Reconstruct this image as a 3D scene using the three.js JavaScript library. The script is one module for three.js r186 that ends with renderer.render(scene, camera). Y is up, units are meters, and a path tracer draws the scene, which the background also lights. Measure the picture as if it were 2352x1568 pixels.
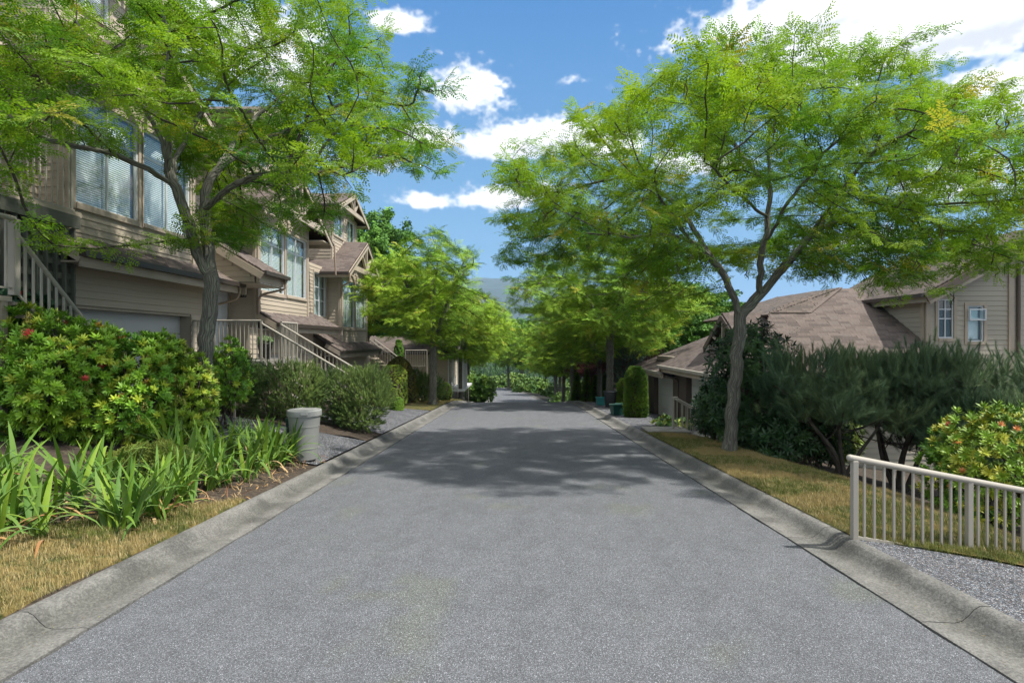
import * as THREE from 'three';
import { mergeGeometries, toCreasedNormals } from 'three/addons/utils/BufferGeometryUtils.js';
import { RoundedBoxGeometry } from 'three/addons/geometries/RoundedBoxGeometry.js';

// ---------------------------------------------------------------- camera, sky, sun, exposure
// Heights below are written relative to the camera (eye 1.84 m above the road); add() lifts every thing by EYE.
const EYE = 1.84;
const scene = new THREE.Scene();
const camera = new THREE.PerspectiveCamera(64.19, 1.5015, 0.1, 30000);
camera.position.set(0, EYE, 0);
camera.lookAt(0, EYE, -10);
camera.setViewOffset(2352, 1568, -14, 0, 2352, 1568);

const renderer = new THREE.WebGLRenderer({ antialias: true });
renderer.toneMapping = THREE.LinearToneMapping;
renderer.toneMappingExposure = 2.55;
renderer.shadowMap.enabled = true;

const SUN_DIR = new THREE.Vector3(0.50, 0.84, 0.12).normalize();
const sun = new THREE.DirectionalLight(new THREE.Color(1.0, 0.95, 0.86), 2.8);
sun.position.copy(SUN_DIR).multiplyScalar(80);
sun.castShadow = true;
sun.shadow.mapSize.set(4096, 4096);
sun.shadow.radius = 2.6;
sun.shadow.camera.left = -45; sun.shadow.camera.right = 45; sun.shadow.camera.top = 60; sun.shadow.camera.bottom = -60; sun.shadow.camera.far = 220;
scene.add(sun);

function rng(a) { return () => { a |= 0; a = a + 0x6D2B79F5 | 0; let t = Math.imul(a ^ a >>> 15, 1 | a); t = t + Math.imul(t ^ t >>> 7, 61 | t) ^ t; return ((t ^ t >>> 14) >>> 0) / 4294967296; }; }
const lerp = (a, b, t) => a + (b - a) * t, clamp = (x, a = 0, b = 1) => Math.min(b, Math.max(a, x));
const sstep = (a, b, x) => { const t = clamp((x - a) / (b - a)); return t * t * (3 - 2 * t); };
function hash2(x, y, s = 0) { let h = Math.imul(x | 0, 374761393) ^ Math.imul(y | 0, 668265263) ^ Math.imul(s | 0, 2147483647 - 58); h = Math.imul(h ^ h >>> 13, 1274126177); h ^= h >>> 16; return (h >>> 0) / 4294967296; }
function vnoise(x, y, s = 0, per = 0) {      // value noise, tileable when per > 0
  const xi = Math.floor(x), yi = Math.floor(y), fx = x - xi, fy = y - yi, w = n => per ? ((n % per) + per) % per : n;
  const u = fx * fx * (3 - 2 * fx), v = fy * fy * (3 - 2 * fy);
  const a = hash2(w(xi), w(yi), s), b = hash2(w(xi + 1), w(yi), s), c = hash2(w(xi), w(yi + 1), s), d = hash2(w(xi + 1), w(yi + 1), s);
  return lerp(lerp(a, b, u), lerp(c, d, u), v);
}
function fbm(x, y, oct = 4, s = 0, per = 0) { let v = 0, a = .5, t = 0; for (let o = 0; o < oct; o++) { v += a * vnoise(x, y, s + o * 17, per); t += a; x *= 2; y *= 2; per *= 2; a *= .5; } return v / t; }

// ---- the sky: blue air and fair-weather cumulus, the same kind of cloud all round
{
  const W = 4096, H = 2048, data = new Float32Array(W * H * 4);
  const blobs = [];
  const px = (x, y, w, h, k = 1) => { const X = (x - 1190) / 1250, Y = (784 - y) / 1250; const az = Math.atan2(X, 1), el = Math.atan2(Y, Math.hypot(X, 1)); blobs.push([az, el, w / 1250, h / 1250, k]); };
  px(905, 54, 72, 24, 1.0); px(1075, 222, 100, 54, 1.05); px(1105, 192, 60, 30, .8); px(975, 318, 90, 32, 1.15); px(1155, 335, 105, 44, 1.15); px(1270, 315, 115, 44, 1.15); px(1180, 352, 80, 22, .8);
  px(1150, 458, 100, 34, 1.1); px(1250, 440, 70, 24, .7); px(980, 464, 66, 24, 1.05); px(1312, 186, 40, 14, .6); px(1400, 340, 90, 40, .9); px(840, 378, 90, 30, .7); px(600, 150, 170, 70, .9); px(560, 60, 160, 60, .9);
  px(1900, 20, 260, 60, 1.05); px(2150, 60, 330, 90, 1.25); px(2330, 20, 300, 70, 1.2); px(2050, 120, 150, 40, .8); px(2300, 190, 110, 38, 1.05); px(2420, 215, 130, 50, 1); px(1600, 380, 120, 40, .9); px(1960, 560, 150, 40, .6); px(2200, 420, 160, 50, .7); px(640, 330, 110, 35, .7); px(1010, 120, 40, 10, .45);
  const r = rng(77);
  for (let k = 0; k < 290; k++) {
    const az = (r() * 2 - 1) * Math.PI, el = Math.asin(lerp(.06, 1, Math.pow(r(), .8))), w = lerp(.06, .26, r());
    if (Math.abs(az) < .86 && el < .66) continue;
    blobs.push([az, el, w * (1 + .5 * el), w * lerp(.35, .7, r()) , lerp(.8, 1.2, r())]);
  }
  const field = new Float32Array(W * (H / 2));
  for (const [az, el, w, h, k] of blobs) {
    const ce = Math.max(.15, Math.cos(el)), reach = 2.1;
    const j0 = Math.max(0, Math.floor((el - h * reach) / Math.PI * H)), j1 = Math.min(H / 2 - 1, Math.ceil((el + h * reach) / Math.PI * H));
    const wi = Math.ceil(w * reach / ce / (2 * Math.PI) * W), ic = Math.round((az - Math.PI / 2) / (2 * Math.PI) * W + W / 2);
    for (let j = j0; j <= j1; j++) for (let ii = -wi; ii <= wi; ii++) {
      const i = ((ic + ii) % W + W) % W;
      const dx = ii / W * 2 * Math.PI * ce / w; let dy = ((j + .5) / H * Math.PI - el) / h; if (dy < 0) dy *= 1.5;
      const f = k * Math.exp(-1.1 * (dx * dx + dy * dy)); const q = j * W + i; field[q] = Math.max(field[q], f) + .25 * Math.min(field[q], f);
    }
  }
  for (let j = 0; j < H; j++) {
    const el = ((j + .5) / H - .5) * Math.PI, up = Math.max(0, Math.sin(el));
    const t = Math.pow(clamp(up / .66), .78);
    let br = lerp(.145, .018, t), bg = lerp(.272, .090, t), bb = lerp(.37, .245, t);
    const q0 = clamp(1 - up / .10); br = lerp(br, .25, q0 * q0 * .7); bg = lerp(bg, .34, q0 * q0 * .7); bb = lerp(bb, .42, q0 * q0 * .7);
    for (let i = 0; i < W; i++) {
      const o = (j * W + i) * 4; let R = br, G = bg, B = bb;
      if (el < -.01) { R = .15; G = .17; B = .16; } else if (j >= H / 2) {
        const f = field[(j - H / 2) * W + i];
        if (f > .05) {
          const a = (i + .5) / W * 2 * Math.PI, sx = a * 22, sy = el * 34;
          const n = fbm(sx * 1.3, sy * 1.3, 6, 3) - .5, n2 = fbm(sx * 4.7 + 5, sy * 4.7, 5, 9) - .5;
          const d = f + n * .75 + n2 * .55, c = sstep(.26, .80, d), dens = sstep(.45, 1.05, d);
          const up2 = field[Math.min(H / 2 - 1, j - H / 2 + 16) * W + i];
          const shade = clamp(.5 + (up2 - f) * 1.6 + n2 * .5, 0, 1) * dens;
          const cr = lerp(.58, .36, shade), cg = lerp(.58, .372, shade), cb = lerp(.585, .40, shade);
          R = lerp(R, cr, c * .97); G = lerp(G, cg, c * .97); B = lerp(B, cb, c * .97);
        }
      }
      data[o] = R; data[o + 1] = G; data[o + 2] = B; data[o + 3] = 1;
    }
  }
  const sky = new THREE.DataTexture(data, W, H, THREE.RGBAFormat, THREE.FloatType);
  sky.mapping = THREE.EquirectangularReflectionMapping; sky.magFilter = THREE.LinearFilter; sky.needsUpdate = true;
  scene.background = sky; scene.environment = sky;
}
scene.fog = new THREE.FogExp2(new THREE.Color(0.40, 0.60, 0.92), 0.00011);

// ---------------------------------------------------------------- helpers
const V = (x, y, z) => new THREE.Vector3(x, y, z);
const used = {};
function numbered(n) { const k = used[n] = (used[n] ?? -1) + 1; return k ? `${n}_${String(k).padStart(3, '0')}` : n; }
function shadows(o) { o.traverse(c => { if (c.isMesh) { c.castShadow = true; c.receiveShadow = true; } }); }
function add(o, label, category, group, kind) {
  o.name = numbered(o.name); o.position.y += EYE; scene.add(o);
  if (label) o.userData.label = label; if (category) o.userData.category = category; if (group) o.userData.group = group; if (kind) o.userData.kind = kind;
  return o;
}
function thing(name, label, category, [x, y, z], turn = 0, group) { const g = new THREE.Group(); g.name = name; g.position.set(x, y, z); g.rotation.y = turn; return add(g, label, category, group); }
function part(parent, name, geo, mat, pos, kind) { const m = new THREE.Mesh(geo, mat); m.name = name; if (pos) m.position.set(...(pos.isVector3 ? pos.toArray() : pos)); if (kind) m.userData.kind = kind; parent.add(m); return m; }
function sub(parent, name) { const g = new THREE.Group(); g.name = name; parent.add(g); return g; }
function texture(size, fn, { srgb = false, rep = [1, 1] } = {}) {
  const d = new Uint8Array(size * size * 4);
  for (let j = 0; j < size; j++) for (let i = 0; i < size; i++) { const c = fn(i / size, j / size, i, j), o = (j * size + i) * 4; d[o] = clamp(c[0]) * 255; d[o + 1] = clamp(c[1]) * 255; d[o + 2] = clamp(c[2]) * 255; d[o + 3] = 255; }
  const t = new THREE.DataTexture(d, size, size, THREE.RGBAFormat, THREE.UnsignedByteType);
  t.wrapS = t.wrapT = THREE.RepeatWrapping; t.magFilter = THREE.LinearFilter; t.minFilter = THREE.LinearMipmapLinearFilter; t.generateMipmaps = true; if (srgb) t.colorSpace = THREE.SRGBColorSpace; t.repeat.set(...rep); t.needsUpdate = true; return t;
}
const rgb = (r, g, b) => new THREE.Color().setRGB(r, g, b);
const mat = (c, rough = .8, extra = {}) => new THREE.MeshStandardMaterial({ color: rgb(...c), roughness: rough, ...extra });
function cells(n, seed) {      // tileable stones: distance to the nearest and second-nearest seed, and the stone's number
  return (u, v) => {
    const x = u * n, y = v * n, xi = Math.floor(x), yi = Math.floor(y); let d1 = 9, d2 = 9, id = 0;
    for (let a = -1; a <= 1; a++) for (let b = -1; b <= 1; b++) {
      const cx = ((xi + a) % n + n) % n, cy = ((yi + b) % n + n) % n;
      const dx = xi + a + hash2(cx, cy, seed) - x, dy = yi + b + hash2(cx, cy, seed + 1) - y, d = dx * dx + dy * dy;
      if (d < d1) { d2 = d1; d1 = d; id = hash2(cx, cy, seed + 2); } else if (d < d2) d2 = d;
    }
    return [Math.sqrt(d1), Math.sqrt(d2), id];
  };
}
// surfaces: stone chips in asphalt, exposed-aggregate concrete, plain concrete, wood grain, bark, soil
const T = {};
{
  const ca = cells(270, 5), cb = cells(100, 15);
  const asp = new Float32Array(1024 * 1024);
  T.asphalt = texture(1024, (u, v, i, j) => {
    const [d1, d2, id] = ca(u, v), [, , idb] = cb(u, v); const edge = sstep(.03, .28, d2 - d1);
    let g = .355 + .33 * Math.pow(id, 1.5) + (id > .96 ? .15 : 0) + (idb > .93 ? .05 : 0) - (idb < .06 ? .06 : 0); g = lerp(.21, g, edge) + (fbm(u * 9, v * 9, 4, 40, 9) - .5) * .06;
    asp[j * 1024 + i] = edge * (.4 + .6 * id); return [g * .985, g * .995, g * 1.03];
  }, { srgb: true });
  T.asphaltBump = texture(1024, (u, v, i, j) => { const h = asp[j * 1024 + i]; return [h, h, h]; });
  const cg = cells(84, 25), agg = new Float32Array(1024 * 1024);
  T.aggregate = texture(1024, (u, v, i, j) => {
    const [d1, d2, id] = cg(u, v), edge = sstep(.06, .34, d2 - d1); const tone = .30 + .52 * Math.pow(id, 1.6), warm = (hash2(id * 9999, 3) - .5) * .09;
    const g = lerp(.13, tone, edge) + (fbm(u * 5, v * 5, 3, 60, 5) - .5) * .12; agg[j * 1024 + i] = edge * (.5 + .5 * (1 - d1)); return [g + warm, g, g - warm * .6 + .015];
  }, { srgb: true });
  T.aggregateBump = texture(1024, (u, v, i, j) => { const h = agg[j * 1024 + i]; return [h, h, h]; });
  T.concrete = texture(1024, (u, v, i, j) => {
    const n = fbm(u * 8, v * 8, 6, 80, 8), f = hash2(i, j, 7), sp = fbm(u * 150, v * 150, 2, 90, 150), st = fbm(u * 3, v * 3, 4, 99, 3);
    const g = .60 + (n - .5) * .16 + (f - .5) * .22 + (sp - .5) * .26 - sstep(.52, .75, st) * .09; return [g, g * .995, g * .975];
  }, { srgb: true });
  T.concreteBump = texture(512, (u, v, i, j) => { const g = .5 + (fbm(u * 40, v * 40, 4, 100, 40) - .5) + (hash2(i, j, 8) - .5) * .3; return [g, g, g]; });
  T.grain = texture(512, (u, v, i, j) => { const g = .86 + (fbm(u * 4, v * 60, 4, 110, 4) - .5) * .22 + (fbm(u * 3, v * 3, 3, 120, 3) - .5) * .18 + (hash2(i, j, 3) - .5) * .05; return [g, g, g]; });
  T.granule = texture(512, (u, v, i, j) => { const g = .78 + (hash2(i, j, 4) - .5) * .42 + (fbm(u * 10, v * 10, 4, 130, 10) - .5) * .40; return [g, g * .99, g * .98]; });
  const bk = new Float32Array(512 * 512);
  T.bark = texture(512, (u, v, i, j) => {
    const w = u * 7 + (fbm(u * 4, v * 5, 3, 140, 4) - .5) * 2.2; const rid = Math.abs(((w % 1) + 1) % 1 - .5) * 2, pl = fbm(u * 12, v * 7, 4, 150, 12);
    const h = sstep(.12, .62, rid) * .75 + pl * .4; bk[j * 512 + i] = h; const lich = sstep(.58, .72, fbm(u * 6, v * 6, 4, 160, 6));
    const g = .44 + .24 * h * (.6 + .7 * pl); return [g + lich * .06, g * .985 + lich * .085, g * .93 + lich * .05];
  }, { srgb: true });
  T.barkBump = texture(512, (u, v, i, j) => { const h = bk[j * 512 + i]; return [h, h, h]; });
  T.soil = texture(512, (u, v, i, j) => { const c = fbm(u * 24, v * 24, 5, 170, 24), f = hash2(i >> 1, j >> 1, 6); const g = .20 + c * .22 + (f - .5) * .14; return [g * 1.06, g * .93, g * .80]; }, { srgb: true });
  T.soilBump = texture(512, (u, v) => { const c = fbm(u * 30, v * 30, 5, 171, 30); return [c, c, c]; });
  T.thatch = texture(512, (u, v, i, j) => { const c = fbm(u * 12, v * 12, 5, 180, 12), f = fbm(u * 120, v * 40, 2, 181, 40); const y = sstep(.40, .62, c); return [lerp(.30, .52, y) + (f - .5) * .2, lerp(.33, .45, y) + (f - .5) * .2, lerp(.14, .27, y) + (f - .5) * .14]; }, { srgb: true });
}
console.log('textures');
const M = {
  asphalt: mat([.96, .99, 1.02], .93, { map: T.asphalt, bumpMap: T.asphaltBump, bumpScale: .0022, vertexColors: true }),
  aggregate: mat([.74, .77, .80], .9, { map: T.aggregate, bumpMap: T.aggregateBump, bumpScale: .006 }),
  concrete: mat([.53, .525, .515], .9, { vertexColors: true, map: T.concrete, bumpMap: T.concreteBump, bumpScale: .004 }),
  concrete2: mat([.47, .47, .46], .9, { vertexColors: true, map: T.concrete, bumpMap: T.concreteBump, bumpScale: .004 }),
  slab: mat([.6, .59, .55], .9, { map: T.concrete, bumpMap: T.concreteBump, bumpScale: .004 }),
  joint: mat([.02, .02, .018], 1),
  soil: mat([.62, .6, .58], 1, { map: T.soil, bumpMap: T.soilBump, bumpScale: .03 }),
  terrain: mat([.10, .12, .05], 1, { map: T.soil }),
  lawnBase: mat([.56, .57, .46], 1, { map: T.thatch }),
  siding: [[.505, .43, .335], [.485, .415, .325], [.52, .445, .35]].map(c => mat(c, .72, { map: T.grain })),
  sidingR: [[.46, .42, .34], [.445, .405, .33]].map(c => mat(c, .74, { map: T.grain })),
  sheath: mat([.42, .36, .285], .85),
  trim: mat([.48, .405, .32], .7, { map: T.grain }),
  trimDark: mat([.12, .092, .072], .7, { map: T.grain }),
  soffit: mat([.40, .34, .275], .85),
  shingle: [[.165, .13, .115], [.14, .11, .098], [.185, .148, .13], [.118, .094, .085], [.172, .142, .128]].map(c => mat(c, .95, { map: T.granule })),
  shingleGrey: [[.15, .118, .10], [.13, .104, .09], [.17, .135, .115], [.115, .095, .083]].map(c => mat(c, .95, { map: T.granule })),
  deck: mat([.09, .06, .05], .95, { map: T.granule }),
  gutter: mat([.045, .036, .032], .45),
  pipe: mat([.33, .25, .19], .5),
  rail: mat([.335, .31, .265], .5),
  railGrey: mat([.36, .34, .29], .6),
  screen: [[.135, .145, .115], [.15, .155, .125], [.12, .13, .105]].map(c => mat(c, .85, { map: T.grain })),
  white: mat([.58, .60, .62], .45),
  vinyl: mat([.58, .60, .62], .35),
  garage: mat([.50, .50, .50], .6),
  stucco: mat([.60, .60, .57], .92, { bumpMap: T.concreteBump, bumpScale: .006 }),
  blind: mat([.86, .88, .90], .5),
  curtain: mat([.55, .62, .62], .9),
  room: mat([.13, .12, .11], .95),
  black: mat([.012, .012, .012], .4),
  glass: new THREE.MeshPhysicalMaterial({ color: rgb(.93, .97, .97), roughness: .02, transmission: 1, thickness: 0, ior: 1.52 }),
  bark: mat([.46, .455, .43], .95, { map: T.bark, bumpMap: T.barkBump, bumpScale: .014 }),
  barkDark: mat([.17, .15, .13], .95, { map: T.bark }),
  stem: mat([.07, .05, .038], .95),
};
const opaque = (rough) => new THREE.MeshStandardMaterial({ color: rgb(1, 1, 1), roughness: rough, side: THREE.DoubleSide });
function leafMat(trans = .38, rough = .6) { return new THREE.MeshPhysicalMaterial({ color: rgb(1, 1, 1), roughness: rough, transmission: trans, thickness: 0, ior: 1.35, specularIntensity: .5, side: THREE.DoubleSide }); }
// rough transmission scatters light through the blade as a leaf does
M.leaf = leafMat(.45, 1); M.leafGloss = opaque(.5); M.needle = opaque(.75); M.blade = opaque(.8); M.leafFar = opaque(.8);

// raw triangle collector
class Tri {
  constructor() { this.p = []; this.uv = []; this.idx = []; this.n = 0; }
  v(x, y, z, u = 0, w = 0) { this.p.push(x, y, z); this.uv.push(u, w); return this.n++; }
  t(a, b, c) { this.idx.push(a, b, c); }
  q(a, b, c, d) { this.idx.push(a, b, c, a, c, d); }
  build() { const g = new THREE.BufferGeometry(); g.setAttribute('position', new THREE.Float32BufferAttribute(this.p, 3)); g.setAttribute('uv', new THREE.Float32BufferAttribute(this.uv, 2)); g.setIndex(this.idx); g.computeVertexNormals(); return g; }
}
const boxCache = {};
function box(w, h, d) { const k = [w, h, d].map(x => x.toFixed(3)).join(); return boxCache[k] ??= (() => { const g = new THREE.BoxGeometry(w, h, d); const p = g.attributes.position, n = g.attributes.normal, uv = g.attributes.uv; for (let i = 0; i < p.count; i++) { if (Math.abs(n.getX(i)) > .5) uv.setXY(i, p.getZ(i), p.getY(i)); else if (Math.abs(n.getY(i)) > .5) uv.setXY(i, p.getX(i), p.getZ(i)); else uv.setXY(i, p.getX(i), p.getY(i)); } return g; })(); }
// a bar from p to q; w across, h along 'up'
function bar(parent, name, p, q, w, h, m, up = V(0, 1, 0), round = 0) {
  const L = p.distanceTo(q); const g = round ? new RoundedBoxGeometry(w, h, L, 2, round) : box(w, h, L);
  const o = part(parent, name, g, m, p.clone().add(q).multiplyScalar(.5)); const z = q.clone().sub(p).normalize(); const x = up.clone().cross(z).normalize(); const y = z.clone().cross(x);
  o.quaternion.setFromRotationMatrix(new THREE.Matrix4().makeBasis(x, y, z)); return o;
}
function pipe(parent, name, pts, r, m, seg = 24, sides = 8) { return part(parent, name, new THREE.TubeGeometry(new THREE.CatmullRomCurve3(pts, false, 'catmullrom', .3), seg, r, sides, false), m); }
// merged geometry helper: boxes placed by matrix
function placed(geo, m4) { return geo.clone().applyMatrix4(m4); }
const I4 = () => new THREE.Matrix4();
const at = (x, y, z, ry = 0, sx = 1, sy = 1, sz = 1) => new THREE.Matrix4().compose(V(x, y, z), new THREE.Quaternion().setFromEuler(new THREE.Euler(0, ry, 0)), V(sx, sy, sz));
// ---------------------------------------------------------------- terrain, road, kerbs, drives
const ROAD = (() => { const t = [0]; for (let k = 1; k < 4000; k++) { const D = k * .1; const s = D < 27 ? .05 : D < 33 ? lerp(.05, .118, (D - 27) / 6) : D < 55 ? .118 : D < 68 ? lerp(.118, .055, (D - 55) / 13) : .055; t[k] = t[k - 1] + s * .1; } return t; })();
const roadY = D => D <= 0 ? -1.84 - .05 * D : -1.84 - lerp(ROAD[Math.floor(D * 10)] ?? 0, ROAD[Math.floor(D * 10) + 1] ?? 0, D * 10 % 1);
const roadC = D => D < 50 ? 0 : -.0013 * (D - 50) ** 2;
const XL = -3.05, XR = 2.93, KL = -3.58, KR = 3.42;         // asphalt edges, backs of the kerbs
const riseL = D => D < 14 ? .19 : D < 19 ? lerp(.19, .11, (D - 14) / 5) : D < 27 ? lerp(.11, .05, (D - 19) / 8) : .05;
function groundY(x, D) {                                      // finished ground beside the road
  const r = roadY(D), u = x - roadC(D);
  if (u < KL) { const d = KL - u; return r + .11 + riseL(D) * Math.min(d, 7) + .04 * Math.max(0, d - 7); }
  if (u > KR) {
    const a = .11 - .02 * (u - KR) - .20 * Math.max(0, u - 4.8) + .12 * Math.max(0, u - 9), b = .11 - .20 * (u - KR) + .12 * Math.max(0, u - 9);
    return r + lerp(b, a, sstep(5.2, 6.6, D));
  }
  return r + .02;
}
// a sheet of ground between two edges given as functions of the distance
function sheet(name, m, x0, x1, D0, D1, { nx = 10, step = .3, lift = 0, y = groundY, noise = 0, seed = 0, uv = 1, tint } = {}) {
  const g = new THREE.BufferGeometry(), p = [], uvs = [], idx = [], col = [], nd = Math.max(1, Math.ceil((D1 - D0) / step));
  for (let j = 0; j <= nd; j++) { const D = lerp(D0, D1, j / nd), a = x0(D), b = x1(D); for (let i = 0; i <= nx; i++) { const x = lerp(a, b, i / nx); p.push(x, y(x, D) + lift + (noise ? (fbm(x * 3, D * 3, 3, seed) - .5) * noise : 0), -D); uvs.push(x * uv, D * uv); if (tint) col.push(...tint(x, D)); } }
  for (let j = 0; j < nd; j++) for (let i = 0; i < nx; i++) { const a = j * (nx + 1) + i, b = a + 1, c = a + nx + 1, d = c + 1; idx.push(a, b, d, a, d, c); }
  g.setAttribute('position', new THREE.Float32BufferAttribute(p, 3)); g.setAttribute('uv', new THREE.Float32BufferAttribute(uvs, 2)); if (tint) g.setAttribute('color', new THREE.Float32BufferAttribute(col, 3)); g.setIndex(idx); g.computeVertexNormals();
  const o = new THREE.Mesh(g, m); o.name = name; return o;
}
{ // the ground under everything, out to the valley
  const xs = [], ds = [];
  for (let x = -14; x <= 16; x += .5) xs.push(x); for (let k = 1; k < 26; k++) { xs.push(16 + k * k * 8); xs.push(-14 - k * k * 8); } xs.sort((a, b) => a - b);
  for (let D = -12; D <= 140; D += 1) ds.push(D); for (let k = 1; k < 34; k++) ds.push(140 + k * k * 9);
  const p = [], uv = [], idx = [];
  for (const D of ds) for (const x of xs) {
    const far = sstep(130, 900, Math.max(D, Math.abs(x) * 1.6)), e = clamp(D, -12, 380), xx = clamp(x, -30, 30) + (D > 50 ? 0 : 0);
    let y = groundY(clamp(xx, -22, 22), e) - .07; if (x > KL - .02 && x < KR + .02 && D < 50) y = roadY(D) - .07;
    y = lerp(y, -60 + (fbm(x * .004, D * .004, 3, 2) - .5) * 16, far); p.push(x, y, -D); uv.push(x / 2, D / 2);
  }
  const nx = xs.length; for (let j = 0; j < ds.length - 1; j++) for (let i = 0; i < nx - 1; i++) { const a = j * nx + i; idx.push(a, a + 1, a + nx + 1, a, a + nx + 1, a + nx); }
  const g = new THREE.BufferGeometry(); g.setAttribute('position', new THREE.Float32BufferAttribute(p, 3)); g.setAttribute('uv', new THREE.Float32BufferAttribute(uv, 2)); g.setIndex(idx); g.computeVertexNormals();
  const o = new THREE.Mesh(g, M.terrain); o.name = 'ground'; add(o, 'dark soil terrain falling away down the hillside', 'ground', null, 'structure');
}
{ // wooded mountain across the valley
  const p = [], uv = [], idx = [], nx = 150, nd = 26;
  const ridge = x => 640 + 190 * (fbm(x / 2600 + 9.3, 1.5, 3, 31) - .5) + 60 * (fbm(x / 500, 4.5, 4, 33) - .5) + 25 * (fbm(x / 90, 7, 3, 35) - .5);
  for (let j = 0; j <= nd; j++) for (let i = 0; i <= nx; i++) {
    const x = lerp(-7000, 7000, i / nx), t = j / nd, fold = (fbm(x / 420, t * 5, 4, 37) - .5) * 420; const prof = 1 - Math.exp(-2.4 * t);
    const fall = 1 - .42 * sstep(-300, 2400, x) - .1 * sstep(900, -2600, x);
    p.push(x, -80 + (ridge(x) * fall + 80) * prof / (1 - Math.exp(-2.4)) + (fbm(x / 160, t * 16, 4, 39) - .5) * 90 * t * (1 - t) * 3, -3600 - t * 1700 - fold * (1 - t)); uv.push(x / 60, t * 30);
  }
  for (let j = 0; j < nd; j++) for (let i = 0; i < nx; i++) { const a = j * (nx + 1) + i; idx.push(a, a + 1, a + nx + 2, a, a + nx + 2, a + nx + 1); }
  const g = new THREE.BufferGeometry(); g.setAttribute('position', new THREE.Float32BufferAttribute(p, 3)); g.setAttribute('uv', new THREE.Float32BufferAttribute(uv, 2)); g.setIndex(idx); g.computeVertexNormals();
  const o = new THREE.Mesh(g, mat([.035, .055, .03], 1)); o.name = 'mountain'; add(o, 'long forested mountain ridge blue with distance', 'mountain', null, 'structure');
}
{ // asphalt: tint carries worn patches, oil spots and lichen-green stains
  const tint = (x, D) => {
    const n = fbm(x * .55 + 3, D * .3, 4, 50) - .5, m = fbm(x * 3.2, D * 3.2, 3, 52), lich = sstep(.60, .74, fbm(x * 1.4 + 20, D * 1.1, 4, 54)) * sstep(.48, .62, m);
    const wet = sstep(.66, .76, fbm(x * 1.1 + 40, D * .7, 3, 56)) * .12; const g = .80 + n * .10 + (m - .5) * .07 - wet * .4; return [g * (1 + lich * .01), g * (1 + lich * .03), g * (1 - lich * .11)];
  };
  const crown = (x, D) => roadY(D) + .03 * (1 - ((x - roadC(D)) / 3) ** 2) - .03;
  const edgeL = D => XL + roadC(D) + (fbm(D * 3.1, 2, 4, 58) - .5) * .05, edgeR = D => XR + roadC(D) + (fbm(D * 3.1, 8, 4, 59) - .5) * .05;
  const near = sheet('road', M.asphalt, edgeL, edgeR, -10, 36, { nx: 44, step: .14, y: crown, lift: .012, uv: 1 / 1.35, tint });
  add(near, 'grey worn asphalt road running downhill between the kerbs', 'road', null, 'structure');
  const far = sheet('road_bend', M.asphalt, edgeL, edgeR, 36, 170, { nx: 14, step: .6, y: crown, lift: .012, uv: 1 / 1.35, tint });
  add(far, 'far stretch of asphalt road beyond the crest', 'road', null, 'structure');
  // thin cracks near the crest, filled with dark grit
  const crack = (pts, w) => { const t = new Tri(); let a, b; pts.forEach(([x, D], i) => { const y = crown(x, D) + .017, c = t.v(x, y, -D - w * (1 + hash2(i, 5))), d = t.v(x, y, -D + w * .6); if (i) t.q(a, b, d, c); a = c; b = d; }); const m = part(near, 'crack', t.build(), M.joint); };
  const line = (x0, D0, x1, D1, n, amp, s) => Array.from({ length: n }, (_, i) => { const u = i / (n - 1); return [lerp(x0, x1, u), lerp(D0, D1, u) + (fbm(u * 9, s, 3, 61) - .5) * amp]; });
  crack(line(.9, 24.2, 2.6, 23.4, 26, .9, 1), .035); crack(line(1.9, 28.8, 2.4, 27.1, 18, .6, 3), .03); crack(line(2.2, 27.8, 2.7, 27.4, 10, .3, 6), .025);
  crack(line(-1.6, 29.6, 2.9, 29.2, 40, .25, 9), .02);
}
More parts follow.
